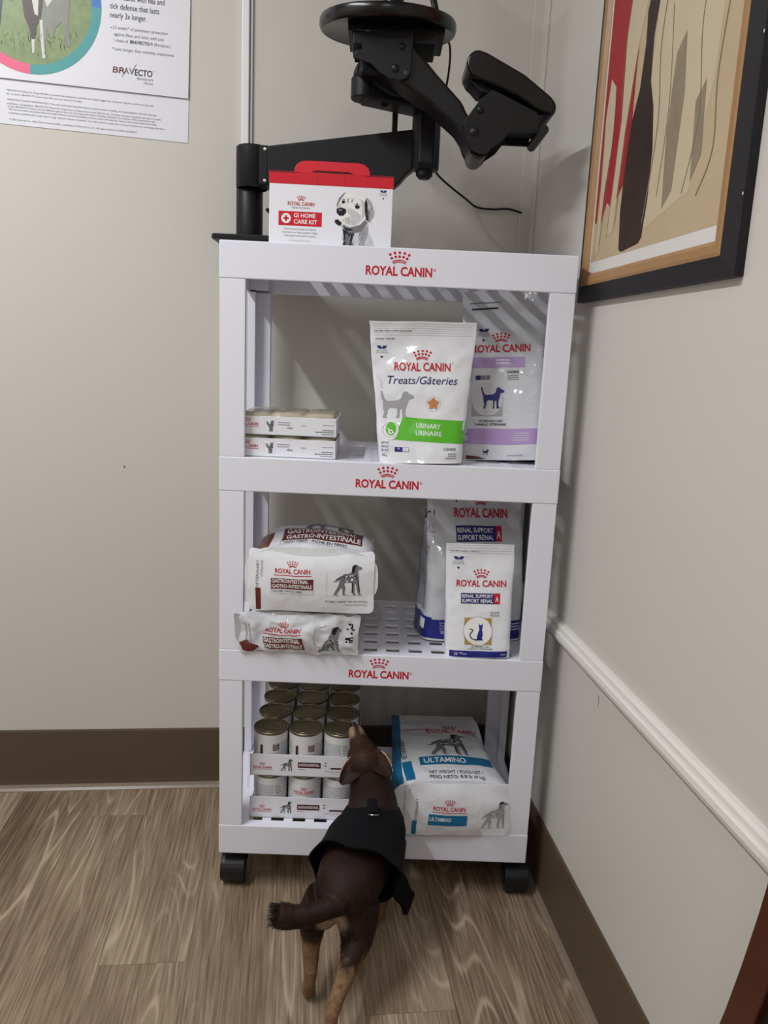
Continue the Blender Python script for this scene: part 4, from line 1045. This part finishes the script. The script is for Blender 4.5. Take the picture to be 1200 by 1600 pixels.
# ------------------------------------------------------------------ wall poster (advert)
def poster():
    b = MB(); k = .00128; kz = .00121
    def c(x, y): return ((x-292.7)*k, (223.8+.041*(x-292.7)-y)*kz)
    w, h = .56, .62
    b.box((-w, -.0012, 0), (.0008, -.0002, .0900), 'poster_paper'); b.prism([(-.0046, .0850), (-.0036, .0850), (-.0016, .30), (-.0016, h), (-.0026, h), (-.0026, .30)], -w, 0, 'poster_paper', axis='x')
    p = Print(b, lambda u, v, o: (u, -(.0046-.002*min(1, max(0, (v-.085)/.215)))-o, v), base=.00025, step=.04); q = Print(b, lambda u, v, o: (u, -.0012-o, v), base=.00025, step=.05)
    (ux, uz) = c(52, 22); R = .1345; r = .1160
    p.disc(ux, uz, r, 'photo_grass', 0, 96); p.ring(ux, uz, r, R, 'ring_teal', 1, -PI*.51, .02, 64); p.ring(ux, uz, r, R, 'ring_blue', 1, .02, PI*.75, 48); p.ring(ux, uz, r, R, 'ring_pink', 1, PI*.75, PI*1.49, 48)
    def clip(pts, m, l):
        o = []
        for x, y in pts:
            a, z = c(x, y); d = math.hypot(a-ux, z-uz)
            if d > r-.0005: a, z = ux+(a-ux)*(r-.0005)/d, uz+(z-uz)*(r-.0005)/d
            o.append((a, z))
        p.poly(o, m, l)
    clip([(-40, 20), (60, 18), (143, 12), (140, -60), (60, -70), (-40, -60)], 'photo_far', 1); clip([(-40, 4), (143, 2), (130, -50), (60, -70), (-40, -60)], 'photo_trees', 2)
    clip([(-45, -20), (9, -20), (10, 20), (7, 50), (2, 85), (-14, 90), (-40, 60)], 'photo_purple', 3)
    clip([(70, -20), (108, -20), (110, 10), (107, 45), (110, 88), (104, 88), (98, 50), (88, 60), (82, 78), (76, 60), (72, 90), (70, 105), (66, 70), (66, 20)], 'photo_grey', 3)
    clip([(72, -20), (110, -20), (108, 6), (96, 16), (84, 18), (76, 30), (70, 14)], 'photo_white', 4)
    clip([(42, -20), (72, -20), (70, 20), (66, 50), (60, 58), (57, 78), (52, 80), (48, 62), (42, 48), (38, 20)], 'photo_brown', 4)
    clip([(50, -10), (58, -10), (63, 20), (62, 44), (57, 42), (53, 20)], 'photo_white', 5); clip([(64, 50), (69, 50), (70, 80), (73, 108), (68, 108), (66, 84)], 'photo_white', 5); clip([(52, 80), (57, 80), (56, 100), (53, 102)], 'photo_white', 5)
    clip([(21, -20), (26, -20), (26, 20), (22, 26), (20, 12)], 'red_print', 4)
    rr = random.Random(6)
    for i in range(150):
        x, y = rr.uniform(0, 130), rr.uniform(70, 118); a, z = c(x, y)
        if math.hypot(a-ux, z-uz) < r-.012: p.stroke([(a, z), (a+rr.uniform(-.002, .002), z+rr.uniform(.003, .010))], .0008, ('photo_far', 'photo_trees', 'photo_grass')[i % 3], 6)
    def T(t, x, y, px_h, m, px_w, pr=p, **kw):
        u, v = c(x, y); pr.text(t, u, v, px_h*kz, m, 1, w=px_w*k, align='l', **kw)
    T('Get outside with flea and', 169, 9, 8.5, 'ink_dark', 84); T('tick defense that lasts', 170, 23.5, 8.5, 'ink_dark', 75); T('nearly 3x longer.', 170, 37, 8.5, 'ink_dark', 56)
    p.disc(*c(172.5, 52.5), .0011, 'ink_dark', 1, 10); T('12 weeks* of persistent protection', 175, 54, 4.6, 'ink_grey', 84); T('against fleas and ticks with just', 176, 64, 4.6, 'ink_grey', 77)
    T('1 chew of', 176, 73.5, 4.6, 'ink_grey', 22); T('BRAVECTO', 201, 74.5, 4.8, 'ink_dark', 30, bold=.02); T('® (fluralaner)', 232, 75.5, 4.6, 'ink_grey', 31)
    p.disc(*c(174.5, 83.5), .0011, 'ink_dark', 1, 10); T('Lasts longer than monthly treatments', 177, 86.5, 4.6, 'ink_grey', 92)
    T('BR', 174.5, 121, 9.2, 'maroon', 19, bold=.015, shear=.08); T('A', 192, 121.7, 9.2, 'ink_grey', 8, bold=.015); T('V', 199.5, 122, 9.2, 'ink_grey', 9, bold=.015); T('ECTO', 208.5, 123, 9.2, 'ink_dark', 27.5, bold=.015, shear=.08); T('®', 237, 117, 2.6, 'ink_grey', 2)
    p.stroke([c(189, 127), c(196, 112)], .0008, 'maroon', 2); p.stroke([c(203, 120), c(211, 106)], .0010, 'ink_grey', 2)
    T('(fluralaner)', 212, 129.5, 3.6, 'ink_grey', 25); T('Chews', 222.5, 136, 3.6, 'ink_grey', 14.5)
    fine = (('*BRAVECTO Chews for Dogs kills fleas, prevents flea infestations, and kills ticks (black-legged tick, American dog tick, and brown dog tick)', 12, 160.5, 226),
            ('for 12 weeks. BRAVECTO Chews also kills lone star ticks for 8 weeks.', 12, 166, 115),
            ('IMPORTANT SAFETY INFORMATION: The most commonly reported adverse reactions include vomiting, decreased appetite, diarrhea, lethargy,', 13, 175, 230),
            ('polydipsia, and flatulence. BRAVECTO Chews for Dogs have not been shown to be effective for 12-weeks duration in puppies less than 6 months', 13, 181, 237),
            ('of age. BRAVECTO Chews are not effective against lone star ticks beyond 8 weeks of dosing. Fluralaner is a member of the isoxazoline class.', 13.5, 185.5, 228),
            ('This class has been associated with neurologic adverse reactions including tremors, ataxia, and seizures. Seizures have been reported in dogs', 14, 190, 229),
            ('receiving isoxazoline class drugs, even in dogs without a history of seizures. Use with caution in dogs with a history of seizures or neurologic disorders.', 14.5, 195.5, 242),
            ('© 2021 Intervet Inc., d/b/a Merck Animal Health, a subsidiary of Merck & Co., Inc. All rights reserved. US-BRV-201200015', 15.5, 205.5, 197))
    for t, x, y, ww in fine: T(t, x, y, 2.7, 'ink_grey', ww, q)
    o = b.build('poster', None, RW(-.750, 0, 1.481), (0, math.radians(1.7), TH))
    tag(o, 'white flea and tick advert poster with dog photo in coloured ring on back wall', 'poster')
poster()

# ------------------------------------------------------------------ framed picture on the right wall
def picture():
    root = thing('framed_picture', 'large framed picture with black and wood frame on the right wall', 'picture', (CX, CY, 0), (0, 0, TH))
    b0, b1, z0, z1 = -.379, -.893, 1.171, 2.02
    def ring(b, o, i, do, di, m):
        """o,i = (far b, near b, low z, high z) outlines at depths do, di"""
        O = [(-do, o[0], o[2]), (-do, o[1], o[2]), (-do, o[1], o[3]), (-do, o[0], o[3])]; I = [(-di, i[0], i[2]), (-di, i[1], i[2]), (-di, i[1], i[3]), (-di, i[0], i[3])]
        b.add(O+I, [(k, (k+1) % 4, 4+(k+1) % 4, 4+k) for k in range(4)], m)
    R0 = (b0, b1, z0, z1)
    ins = lambda r, d: (r[0]-d, r[1]+d, r[2]+d, r[3]-d)
    b = MB()
    ring(b, R0, R0, .0, .012, 'frame_black'); ring(b, R0, ins(R0, .003), .012, .0125, 'frame_black'); ring(b, ins(R0, .003), ins(R0, .0235), .0125, .0178, 'frame_black'); ring(b, ins(R0, .0235), ins(R0, .0255), .0178, .0184, 'frame_black')
    f = b.build('outer_frame', root); f['label'] = 'black painted sloping outer frame with small chips'
    p = MB()
    p.ball((-.0128, -.8912, 1.262), (.0005, .0012, .0018), 'art_margin', seg=8)
    p.build('paint_chip', f)
    p = MB(); p.ball((-.0128, -.8925, 1.43), (.0005, .0010, .0020), 'art_margin', seg=8); p.build('paint_chip', f)
    b = MB(); r1 = ins(R0, .0255)
    ring(b, r1, ins(r1, .004), .0184, .0196, 'frame_wood'); ring(b, ins(r1, .004), ins(r1, .014), .0196, .0188, 'frame_wood'); ring(b, ins(r1, .014), ins(r1, .020), .0188, .013, 'frame_wood')
    w = b.build('inner_frame', root); w['label'] = 'honey wood inner moulding'
    r2 = ins(r1, .019)
    b = MB(); b.box((-.0125, r2[1], r2[2]), (-.0115, r2[0], r2[3]), 'art_margin')
    # generic painted still life in the same tones: red hanging, tall dark jar, pale drapes with grey outlines
    S = Print(b, lambda u, v, o: (-.0125-o, u, v), base=.00025, step=.08)
    fb, nb = r2[0]-.006, r2[1]+.004; lz, hz = r2[2]+.020, r2[3]-.02
    S.poly([(fb, lz), (nb, lz), (nb, hz), (fb, hz)], 'art_paper', 0)
    S.poly([(fb-.004, 1.300), (fb-.002, hz), (fb-.125, hz), (fb-.118, 1.60), (fb-.122, 1.42), (fb-.110, 1.34), (fb-.075, 1.31), (fb-.05, 1.325), (fb-.03, 1.29)], 'art_red', 1)
    S.poly([(fb-.012, 1.24), (fb-.030, 1.25), (fb-.034, 1.34), (fb-.050, 1.42), (fb-.046, 1.50), (fb-.022, 1.52), (fb-.012, 1.46), (fb-.016, 1.36)], 'art_pale', 2)
    S.poly([(fb-.060, 1.27), (fb-.085, 1.275), (fb-.098, 1.42), (fb-.118, 1.53), (fb-.150, 1.62), (fb-.118, 1.67), (fb-.082, 1.64), (fb-.072, 1.56), (fb-.080, 1.44)], 'art_pale', 2)
    S.poly([(fb-.195, 1.26), (fb-.330, 1.29), (fb-.365, 1.42), (fb-.375, 1.60), (fb-.330, 1.70), (fb-.240, 1.68), (fb-.185, 1.60), (fb-.175, 1.45)], 'art_pale', 1)
    S.poly([(fb-.255, 1.28), (fb-.280, 1.30), (fb-.288, 1.42), (fb-.276, 1.50), (fb-.252, 1.48), (fb-.246, 1.38)], 'art_grey', 2)
    S.poly([(fb-.330, 1.30), (fb-.352, 1.33), (fb-.345, 1.42), (fb-.322, 1.40)], 'art_grey', 2)
    jar = [(-.118, 1.242), (-.128, 1.238), (-.188, 1.243), (-.198, 1.250), (-.206, 1.300), (-.206, 1.370), (-.194, 1.430), (-.176, 1.470), (-.172, 1.530), (-.180, 1.575), (-.172, 1.590), (-.150, 1.592), (-.142, 1.575), (-.146, 1.530), (-.140, 1.470), (-.122, 1.430), (-.112, 1.370), (-.110, 1.300)]
    S.poly([(fb+x+.012*0, z) for x, z in jar], 'art_dark', 3)
    for pts, wd in ((((-.195, 1.27), (-.215, 1.40), (-.20, 1.52), (-.23, 1.64), (-.30, 1.70)), .0022), (((-.365, 1.66), (-.385, 1.55), (-.372, 1.42), (-.380, 1.33), (-.350, 1.28)), .0022), (((-.235, 1.30), (-.245, 1.42), (-.228, 1.55)), .0016), (((-.31, 1.29), (-.335, 1.38), (-.318, 1.50), (-.34, 1.60)), .0016),
                   (((-.062, 1.27), (-.076, 1.42), (-.070, 1.55), (-.085, 1.64)), .0014), (((-.092, 1.28), (-.104, 1.42), (-.122, 1.53)), .0014), (((-.014, 1.24), (-.018, 1.36), (-.012, 1.46)), .0012), (((-.034, 1.26), (-.05, 1.42), (-.046, 1.50)), .0012)):
        S.stroke([(fb+v.x, v.y) for v in bez([(x, z, 0) for x, z in pts], 6)], wd, 'art_grey', 4)
    b.build('print', root)
picture()

# ------------------------------------------------------------------ folded wooden chair leaning on the right wall
def folded_chair():
    root = thing('folding_chair', 'dark reddish wood leg with black panel by the right wall at the lower right edge', 'chair', (CX, CY, 0), (0, 0, TH))
    def leg(pts, w, a0, a1):
        b = MB(); b.prism([(x, z) for x, z in pts]+[(x-w(z), z) for x, z in pts[::-1]], a0, a1, 'dark_wood', .003, axis='x'); return b.build('leg', root)
    leg([(-1.027, 0), (-1.044, .08), (-1.067, .17), (-1.091, .26), (-1.110, .33), (-1.128, .40), (-1.143, .47), (-1.156, .54), (-1.168, .62), (-1.178, .70)], lambda z: .036+.01*z, -.052, -.018)
    leg([(-1.52, 0), (-1.505, .3), (-1.49, .70)], lambda z: .044, -.052, -.018)
    b = MB(); b.prism([(-1.500, .06), (-1.500, .60), (-1.180, .60), (-1.150, .40), (-1.100, .06)], -.044, -.028, 'dark_vinyl', .003, axis='x'); s_ = b.build('seat', root); s_['label'] = 'black vinyl folded seat'
    b = MB(); b.box((-.050, -1.53, .66), (-.020, -1.20, .74), 'dark_wood', .006); b.build('backrest', root)
folded_chair()

# ------------------------------------------------------------------ dog
def dog():
    bm = MB()
    def T(pts, seg=20): bm.tube([p[:3] for p in pts], [p[3] for p in pts], 'dog_coat', seg)
    body = [(.2520, -.266, .176, .026), (.2545, -.250, .180, .042), (.2585, -.225, .184, .0525), (.266, -.19, .186, .058), (.277, -.15, .188, .062), (.288, -.11, .192, .062), (.297, -.07, .202, .057), (.300, -.050, .224, .049), (.297, -.038, .252, .0415), (.290, -.032, .278, .0370), (.284, -.028, .298, .033)]
    P = bez([Vector(p[:3]) for p in body], 4); R = []
    for i in range(len(body)-1):
        for k in range(4): R.append(body[i][3]+(body[i+1][3]-body[i][3])*k/4)
    R.append(body[-1][3])
    bm.tube(P, R, 'dog_coat', 28)
    bm.ball((.292, -.075, .180), (.050, .055, .058), 'dog_coat')          # deep chest
    # head
    HM = Matrix.Rotation(math.radians(10), 3, 'Z').to_4x4(); HS = Vector((0, -.019, .004))
    bm.ball(Vector((.282, -.006, .303))+HS, (.0345, .037, .0335), 'dog_coat', HM)
    bm.ball(Vector((.279, .004, .309))+HS, (.0315, .030, .0275), 'dog_coat', HM)
    sh = lambda pts: [tuple(Vector(p[:3])+HS)+(p[3],) for p in pts]
    T(sh([(.279, .006, .308, .028), (.273, .020, .320, .0225), (.2665, .033, .331, .0172), (.2605, .044, .3405, .0140), (.2575, .049, .345, .0105)]))
    T(sh([(.278, .010, .296, .018), (.270, .028, .312, .0125), (.262, .042, .328, .0095)]))
    # thighs and legs
    T([(.226, -.232, .168, .038), (.212, -.225, .138, .032), (.2035, -.222, .112, .0225), (.2035, -.240, .086, .0155), (.2060, -.268, .060, .0112), (.2045, -.270, .040, .0098), (.2025, -.262, .018, .0100), (.2005, -.250, .009, .0100), (.1995, -.238, .0075, .0082)])
    T([(.278, -.228, .165, .039), (.280, -.240, .132, .034), (.279, -.256, .108, .0255), (.270, -.285, .092, .0170), (.2535, -.334, .079, .0120), (.2460, -.350, .058, .0102), (.2440, -.354, .030, .0098), (.2445, -.348, .012, .0105), (.2455, -.336, .0085, .0095), (.246, -.326, .0075, .0080)])
    T([(.336, -.075, .175, .030), (.340, -.085, .135, .023), (.336, -.092, .108, .0165), (.3295, -.084, .075, .0125), (.324, -.077, .040, .0105), (.3215, -.073, .018, .0115), (.3205, -.063, .0095, .0115), (.320, -.052, .0080, .0095)])
    T([(.266, -.070, .170, .028), (.262, -.076, .130, .021), (.262, -.080, .105, .0160), (.264, -.070, .072, .0120), (.266, -.060, .040, .0105), (.2665, -.055, .018, .0115), (.267, -.046, .0095, .0115), (.267, -.036, .0080, .0095)])
    for c in ((.2005, -.238, .2475),):
        pass
    # toes
    for fx, fy, dx in ((.1995, -.236, 0), (.246, -.325, 0), (.320, -.050, 0), (.267, -.034, 0)):
        for k in (-1.5, -.5, .5, 1.5): bm.ball((fx+k*.0052, fy+.003-abs(k)*.0020, .0062), (.0036, .0072, .0058), 'dog_coat', seg=10)
    # tail with a brushy end
    tp = bez([(.252, -.262, .186), (.232, -.272, .186), (.205, -.281, .181), (.178, -.287, .180), (.157, -.290, .184), (.150, -.291, .186)], 4)
    bm.tube(tp, [.0170]*5+[.0165]*4+[.0180]*4+[.0195]*4+[.0195, .0180, .015, .011], 'dog_coat', 18)
    rr = random.Random(9)
    # ears: cupped leaves folded back beside the skull
    rims = []
    def ear(base, tip, face, wid, cup, outer):
        B, Tt = Vector(base), Vector(tip); ax = (Tt-B); ln = ax.length; ax.normalize()
        O = ax.cross(Vector(face)).normalized(); O = O if O.x*outer > 0 else -O
        nrm = O.cross(ax).normalized(); nrm = nrm if nrm.dot(Vector(face)) > 0 else -nrm
        nu, nv = 12, 16; V = []; F = []
        for j in range(nv+1):
            v = j/nv; wv = wid*math.sin(PI*min(1, .26+.74*v))**.6
            for i in range(nu+1):
                u = -1+2*i/nu
                p = B+ax*ln*v+O*wv*u*(1-.12*max(0, u))+nrm*(cup*(u*u)*.75*(1 if u > 0 else .55)-.002+.006*v*v)
                V.append(p)
                if u > .9 and v > .08: rims.append(p)
        n0 = len(V); V += [p-nrm*.0042 for p in V]
        ix = lambda i, j, k=0: k*n0+j*(nu+1)+i
        for j in range(nv):
            for i in range(nu):
                F.append((ix(i, j), ix(i+1, j), ix(i+1, j+1), ix(i, j+1))); F.append((ix(i, j, 1), ix(i, j+1, 1), ix(i+1, j+1, 1), ix(i+1, j, 1)))
        for i in range(nu): F.append((ix(i, 0), ix(i, 0, 1), ix(i+1, 0, 1), ix(i+1, 0))); F.append((ix(i, nv), ix(i+1, nv), ix(i+1, nv, 1), ix(i, nv, 1)))
        for j in range(nv): F.append((ix(0, j), ix(0, j+1), ix(0, j+1, 1), ix(0, j, 1))); F.append((ix(nu, j), ix(nu, j, 1), ix(nu, j+1, 1), ix(nu, j+1)))
        bm.add(V, F, 'dog_coat', True)
    ear((.2690, -.042, .320), (.2390, -.062, .278), (-.30, -.80, .50), .0200, .012, -1)
    ear((.2960, -.038, .332), (.3320, -.060, .298), (.25, -.80, .50), .0200, .012, 1)
    raw = bm.build('dog_raw', angle=0)
    md = raw.modifiers.new('r', 'REMESH'); md.mode = 'VOXEL'; md.voxel_size = .0022; md.use_smooth_shade = True
    sm = raw.modifiers.new('s', 'SMOOTH'); sm.factor = .5; sm.iterations = 4
    dg = bpy.context.evaluated_depsgraph_get(); ev = raw.evaluated_get(dg)
    me = bpy.data.meshes.new_from_object(ev); me.name = 'dog'
    bpy.data.objects.remove(raw)
    me.materials.clear(); me.materials.append(MATS['dog_coat'])
    me.polygons.foreach_set('use_smooth', [True]*len(me.polygons))
    # coat markings: chocolate back, tan legs, muzzle, ear edges and seat
    dark = Vector(lin((36, 24, 22))[:3]); choc = Vector(lin((58, 36, 26))[:3]); tan = Vector(lin((138, 106, 78))[:3]); pale = Vector(lin((186, 160, 136))[:3]); cream = Vector(lin((222, 194, 166))[:3]); blk = Vector(lin((24, 18, 18))[:3])
    at = me.color_attributes.new('coat', 'FLOAT_COLOR', 'POINT')
    from mathutils.kdtree import KDTree
    kd = KDTree(len(rims))
    for i, q in enumerate(rims): kd.insert(q, i)
    kd.balance()
    cols = []
    def near(p, c, r): return 1-sst(r*.6, r*1.25, (p-Vector(c)).length)
    for v in me.vertices:
        p = v.co; n = noise.noise(p*90)*.012
        c = dark.lerp(choc, min(1, max(0, noise.noise(p*30)*.5+.35)))
        if p.y > -.05 and p.z > .275: c = c.lerp(choc*1.15, .8)
        if p.y < -.17:
            lim = .094 if p.x > .24 else .098
            if p.x > .236: k = 1-sst(.090, .108, p.z+n)
            else: k = 1-sst(.088, .108, p.z+n)
            c = c.lerp(tan, k)
            c = c.lerp(pale, near(p, (.238, -.262, .148), .026)*(.85 if p.y < -.235 else 0))
            if p.z < .085 and p.y < -.26 and noise.noise(p*120) > .1: c = c.lerp(dark, .18)
        else:
            c = c.lerp(tan, 1-sst(.108, .125, p.z+n))
        if p.z < .006: c = c.lerp(blk, .6)
        m = near(p, tuple(Vector((.261, .040, .340))+HS), .020); c = c.lerp(tan.lerp(pale, .6), m*.9*sst(.002, .009, abs(p.x-(.263-.25*(p.y-.015)))))
        if p.y > .0295 and p.z > .345: c = blk.lerp(tan, .25)
        if p.z > .24 and p.y < .0:
            _, _, d = kd.find(p)
            if d < .0048: c = c.lerp(cream, 1-sst(.0022, .0048, d))
        cols += [c.x, c.y, c.z, 1.]
    at.data.foreach_set('color', cols)
    o = bpy.data.objects.new('dog', me); COL.objects.link(o)
    tag(o, 'small brown and tan dog in a black harness sniffing the cans', 'dog')
    # short coat: fine strands that lie along the body, longer on the tail brush and behind the thighs
    fv = []; ff = []; fc = []; r2 = random.Random(21)
    me.calc_loop_triangles()
    tris = [(t.vertices[:], t.area) for t in me.loop_triangles]; tot = sum(t[1] for t in tris); NS = 22000; acc = 0.
    def strand(p, d, ln, w, col):
        sd = d.cross(Vector((r2.uniform(-1, 1), r2.uniform(-1, 1), r2.uniform(-1, 1)))).normalized()*w
        k = len(fv); m_ = p+d*ln*.55; e_ = p+d*ln+Vector((0, 0, -.12*ln))
        fv.extend([p-sd, p+sd, m_+sd*.8, m_-sd*.8, e_]); ff.extend([(k, k+1, k+2, k+3), (k+3, k+2, k+4)]); fc.extend([col]*5)
    for (ia, ib, ic), ar in tris:
        acc += ar/tot*NS
        while acc > 0:
            acc -= 1
            u, v = r2.random(), r2.random()
            if u+v > 1: u, v = 1-u, 1-v
            A, B_, C_ = me.vertices[ia], me.vertices[ib], me.vertices[ic]
            p = A.co+(B_.co-A.co)*u+(C_.co-A.co)*v; n = (A.normal+B_.normal+C_.normal).normalized()
            if -.215 < p.y < -.05 and p.z > .10 and not (p.x < .225 and p.y < -.2): continue
            if p.z < .02: continue
            if p.z < .125: fl = Vector((0, -.15, -1))
            elif p.x < .235 and p.y < -.24: fl = Vector((-1, -.05, 0))
            elif p.z > .255: fl = Vector((.1, -.85, -.5))
            else: fl = Vector((0, -1, -.35))
            d = (fl-n*fl.dot(n)); d = d.normalized() if d.length > .05 else n
            d = (d+n*r2.uniform(.22, .5)+Vector((r2.uniform(-.2, .2), r2.uniform(-.2, .2), r2.uniform(-.2, .2)))).normalized()
            ln = r2.uniform(.003, .006)
            if p.x < .175 and p.y < -.25: ln *= 1.7
            if p.z > .255 and p.y > -.015: ln *= .6
            if p.z < .1: ln *= .7
            cl = cols[4*ia:4*ia+3]; f_ = r2.uniform(.7, 1.45)
            strand(p-n*.0006, d, ln, .00030, [cl[0]*f_, cl[1]*f_, cl[2]*f_, 1.])
    dk = [dark.x, dark.y, dark.z, 1.]
    for k in range(420):      # tail brush
        a = r2.uniform(0, 2*PI); q = r2.uniform(0, 1)**.5*.0165; p = Vector((.150+r2.uniform(-.004, .012), -.291+math.cos(a)*q, .186+math.sin(a)*q))
        strand(p, Vector((-1, .25*math.cos(a), .25*math.sin(a)-.1)).normalized(), r2.uniform(.008, .016), .0005, dk)
    for k in range(160):      # feathering behind the right thigh
        p = Vector((.268+r2.uniform(-.012, .014), -.268+r2.uniform(-.006, .010), .125+r2.uniform(-.022, .022)))
        strand(p, Vector((-.5, -.25, -.85)).normalized(), r2.uniform(.008, .015), .0005, dk)
    fm = bpy.data.meshes.new('fur'); fm.from_pydata([tuple(p) for p in fv], [], ff); fm.materials.append(MATS['dog_coat'])
    fa = fm.color_attributes.new('coat', 'FLOAT_COLOR', 'POINT'); fa.data.foreach_set('color', [x for c in fc for x in c])
    fo = bpy.data.objects.new('fur', fm); COL.objects.link(fo); fo.parent = o; fo['kind'] = 'stuff'
    for x, y, z in ((.2565, .0035, .3235), (.2915, .0085, .3270)):
        e = MB(); e.ball((x, y, z), .0056, 'eye_black'); e.build('eye', o)
    e = MB(); e.ball((.2563, .0345, .3515), (.0066, .0050, .0052), 'nose_black'); e.build('nose', o)
    # harness: loose cloth vest around chest and shoulders
    b = MB()
    rings = [((.3005, -.046, .226), (0, .42, .9), .049), ((.299, -.060, .214), (0, .7, .7), .058), ((.294, -.085, .203), (0, .92, .35), .0665), ((.288, -.110, .196), (.1, 1, .06), .0700), ((.282, -.135, .191), (.2, 1, 0), .0705), ((.278, -.152, .189), (.2, 1, 0), .0725), ((.275, -.166, .188), (.2, 1, 0), .0775), ((.2735, -.172, .188), (.2, 1, 0), .0800)]
    rings = [(Vector(a), Vector(t).normalized(), r) for a, t, r in rings]
    seg = 56; V = []
    for th in (0, .0032):
        for j, (ctr, t, r) in enumerate(rings):
            x = t.cross(Vector((0, 0, 1))).normalized() if abs(t.z) < .95 else Vector((1, 0, 0)); y = x.cross(t).normalized()
            for k in range(seg):
                a = 2*PI*k/seg; w = 1+.05*math.sin(3*a+1)*max(0, j-3)/4+.02*math.sin(7*a)*max(0, j-4)/3
                q = ctr+(x*math.cos(a)*1.03+y*math.sin(a)*1.0)*(r*w-th)
                e = max(0, j-2)/5; q += -t*(.058*e*max(0, math.sin(a))**1.3+e*(.010*math.cos(2*a)+.004*math.sin(5*a)))
                V.append(q)
    n = len(rings)*seg; F = []
    for j in range(len(rings)-1):
        for k in range(seg):
            k2 = (k+1) % seg; q = (j*seg+k, j*seg+k2, (j+1)*seg+k2, (j+1)*seg+k)
            F.append(q); F.append(tuple(i+n for i in q[::-1]))
    for j in (0, len(rings)-1):
        for k in range(seg):
            k2 = (k+1) % seg; F.append((j*seg+k, j*seg+k2, n+j*seg+k2, n+j*seg+k))
    b.add(V, F, 'harness_cloth', True)
    # stitched saddle edge and lead loop
    h = b.build('harness', o, angle=60); h['label'] = 'black cloth harness vest'
    b = MB()
    b.tube(bez([(.297, -.098, .2735), (.2985, -.115, .2705), (.300, -.131, .2675)], 5), [.009]*11, 'harness_cloth', 10, rr=[(1.1, .35)]*11); b.build('lead_loop', h)
    b = MB(); cc = Vector((.3005, -.136, .2675)); pts = []
    for k in range(24):
        a = 2*PI*k/24; pts.append(cc+Vector((.0095*math.cos(a), -.0095*math.sin(a)*.9, .0040*math.sin(a)+.001)))
    b.tube(pts, .0011, 'steel', 8, closed=True); d = b.build('d_ring', h); d['label'] = 'chrome lead ring'
    # loose strap end at the right flank
    b = MB(); q = bez([(.330, -.125, .165), (.345, -.120, .135), (.358, -.108, .100), (.371, -.095, .068), (.376, -.090, .052)], 5); VV = []
    for i, p in enumerate(q):
        wv = Vector((.35, .86, .38)).normalized()*(.020+.002*math.sin(i*.8)); nn = Vector((.85, -.3, .2)).normalized()*.004
        for sg, tg in ((-1, -1), (1, -1), (1, 1), (-1, 1)): VV.append(p+wv*sg+nn*tg)
    FF = []
    for i in range(len(q)-1):
        for k in range(4): FF.append((i*4+k, i*4+(k+1) % 4, (i+1)*4+(k+1) % 4, (i+1)*4+k))
    FF += [(3, 2, 1, 0), tuple(len(VV)-4+k for k in range(4))]
    b.add(VV, FF, 'harness_cloth', True); b.build('strap', h, angle=40)
dog()
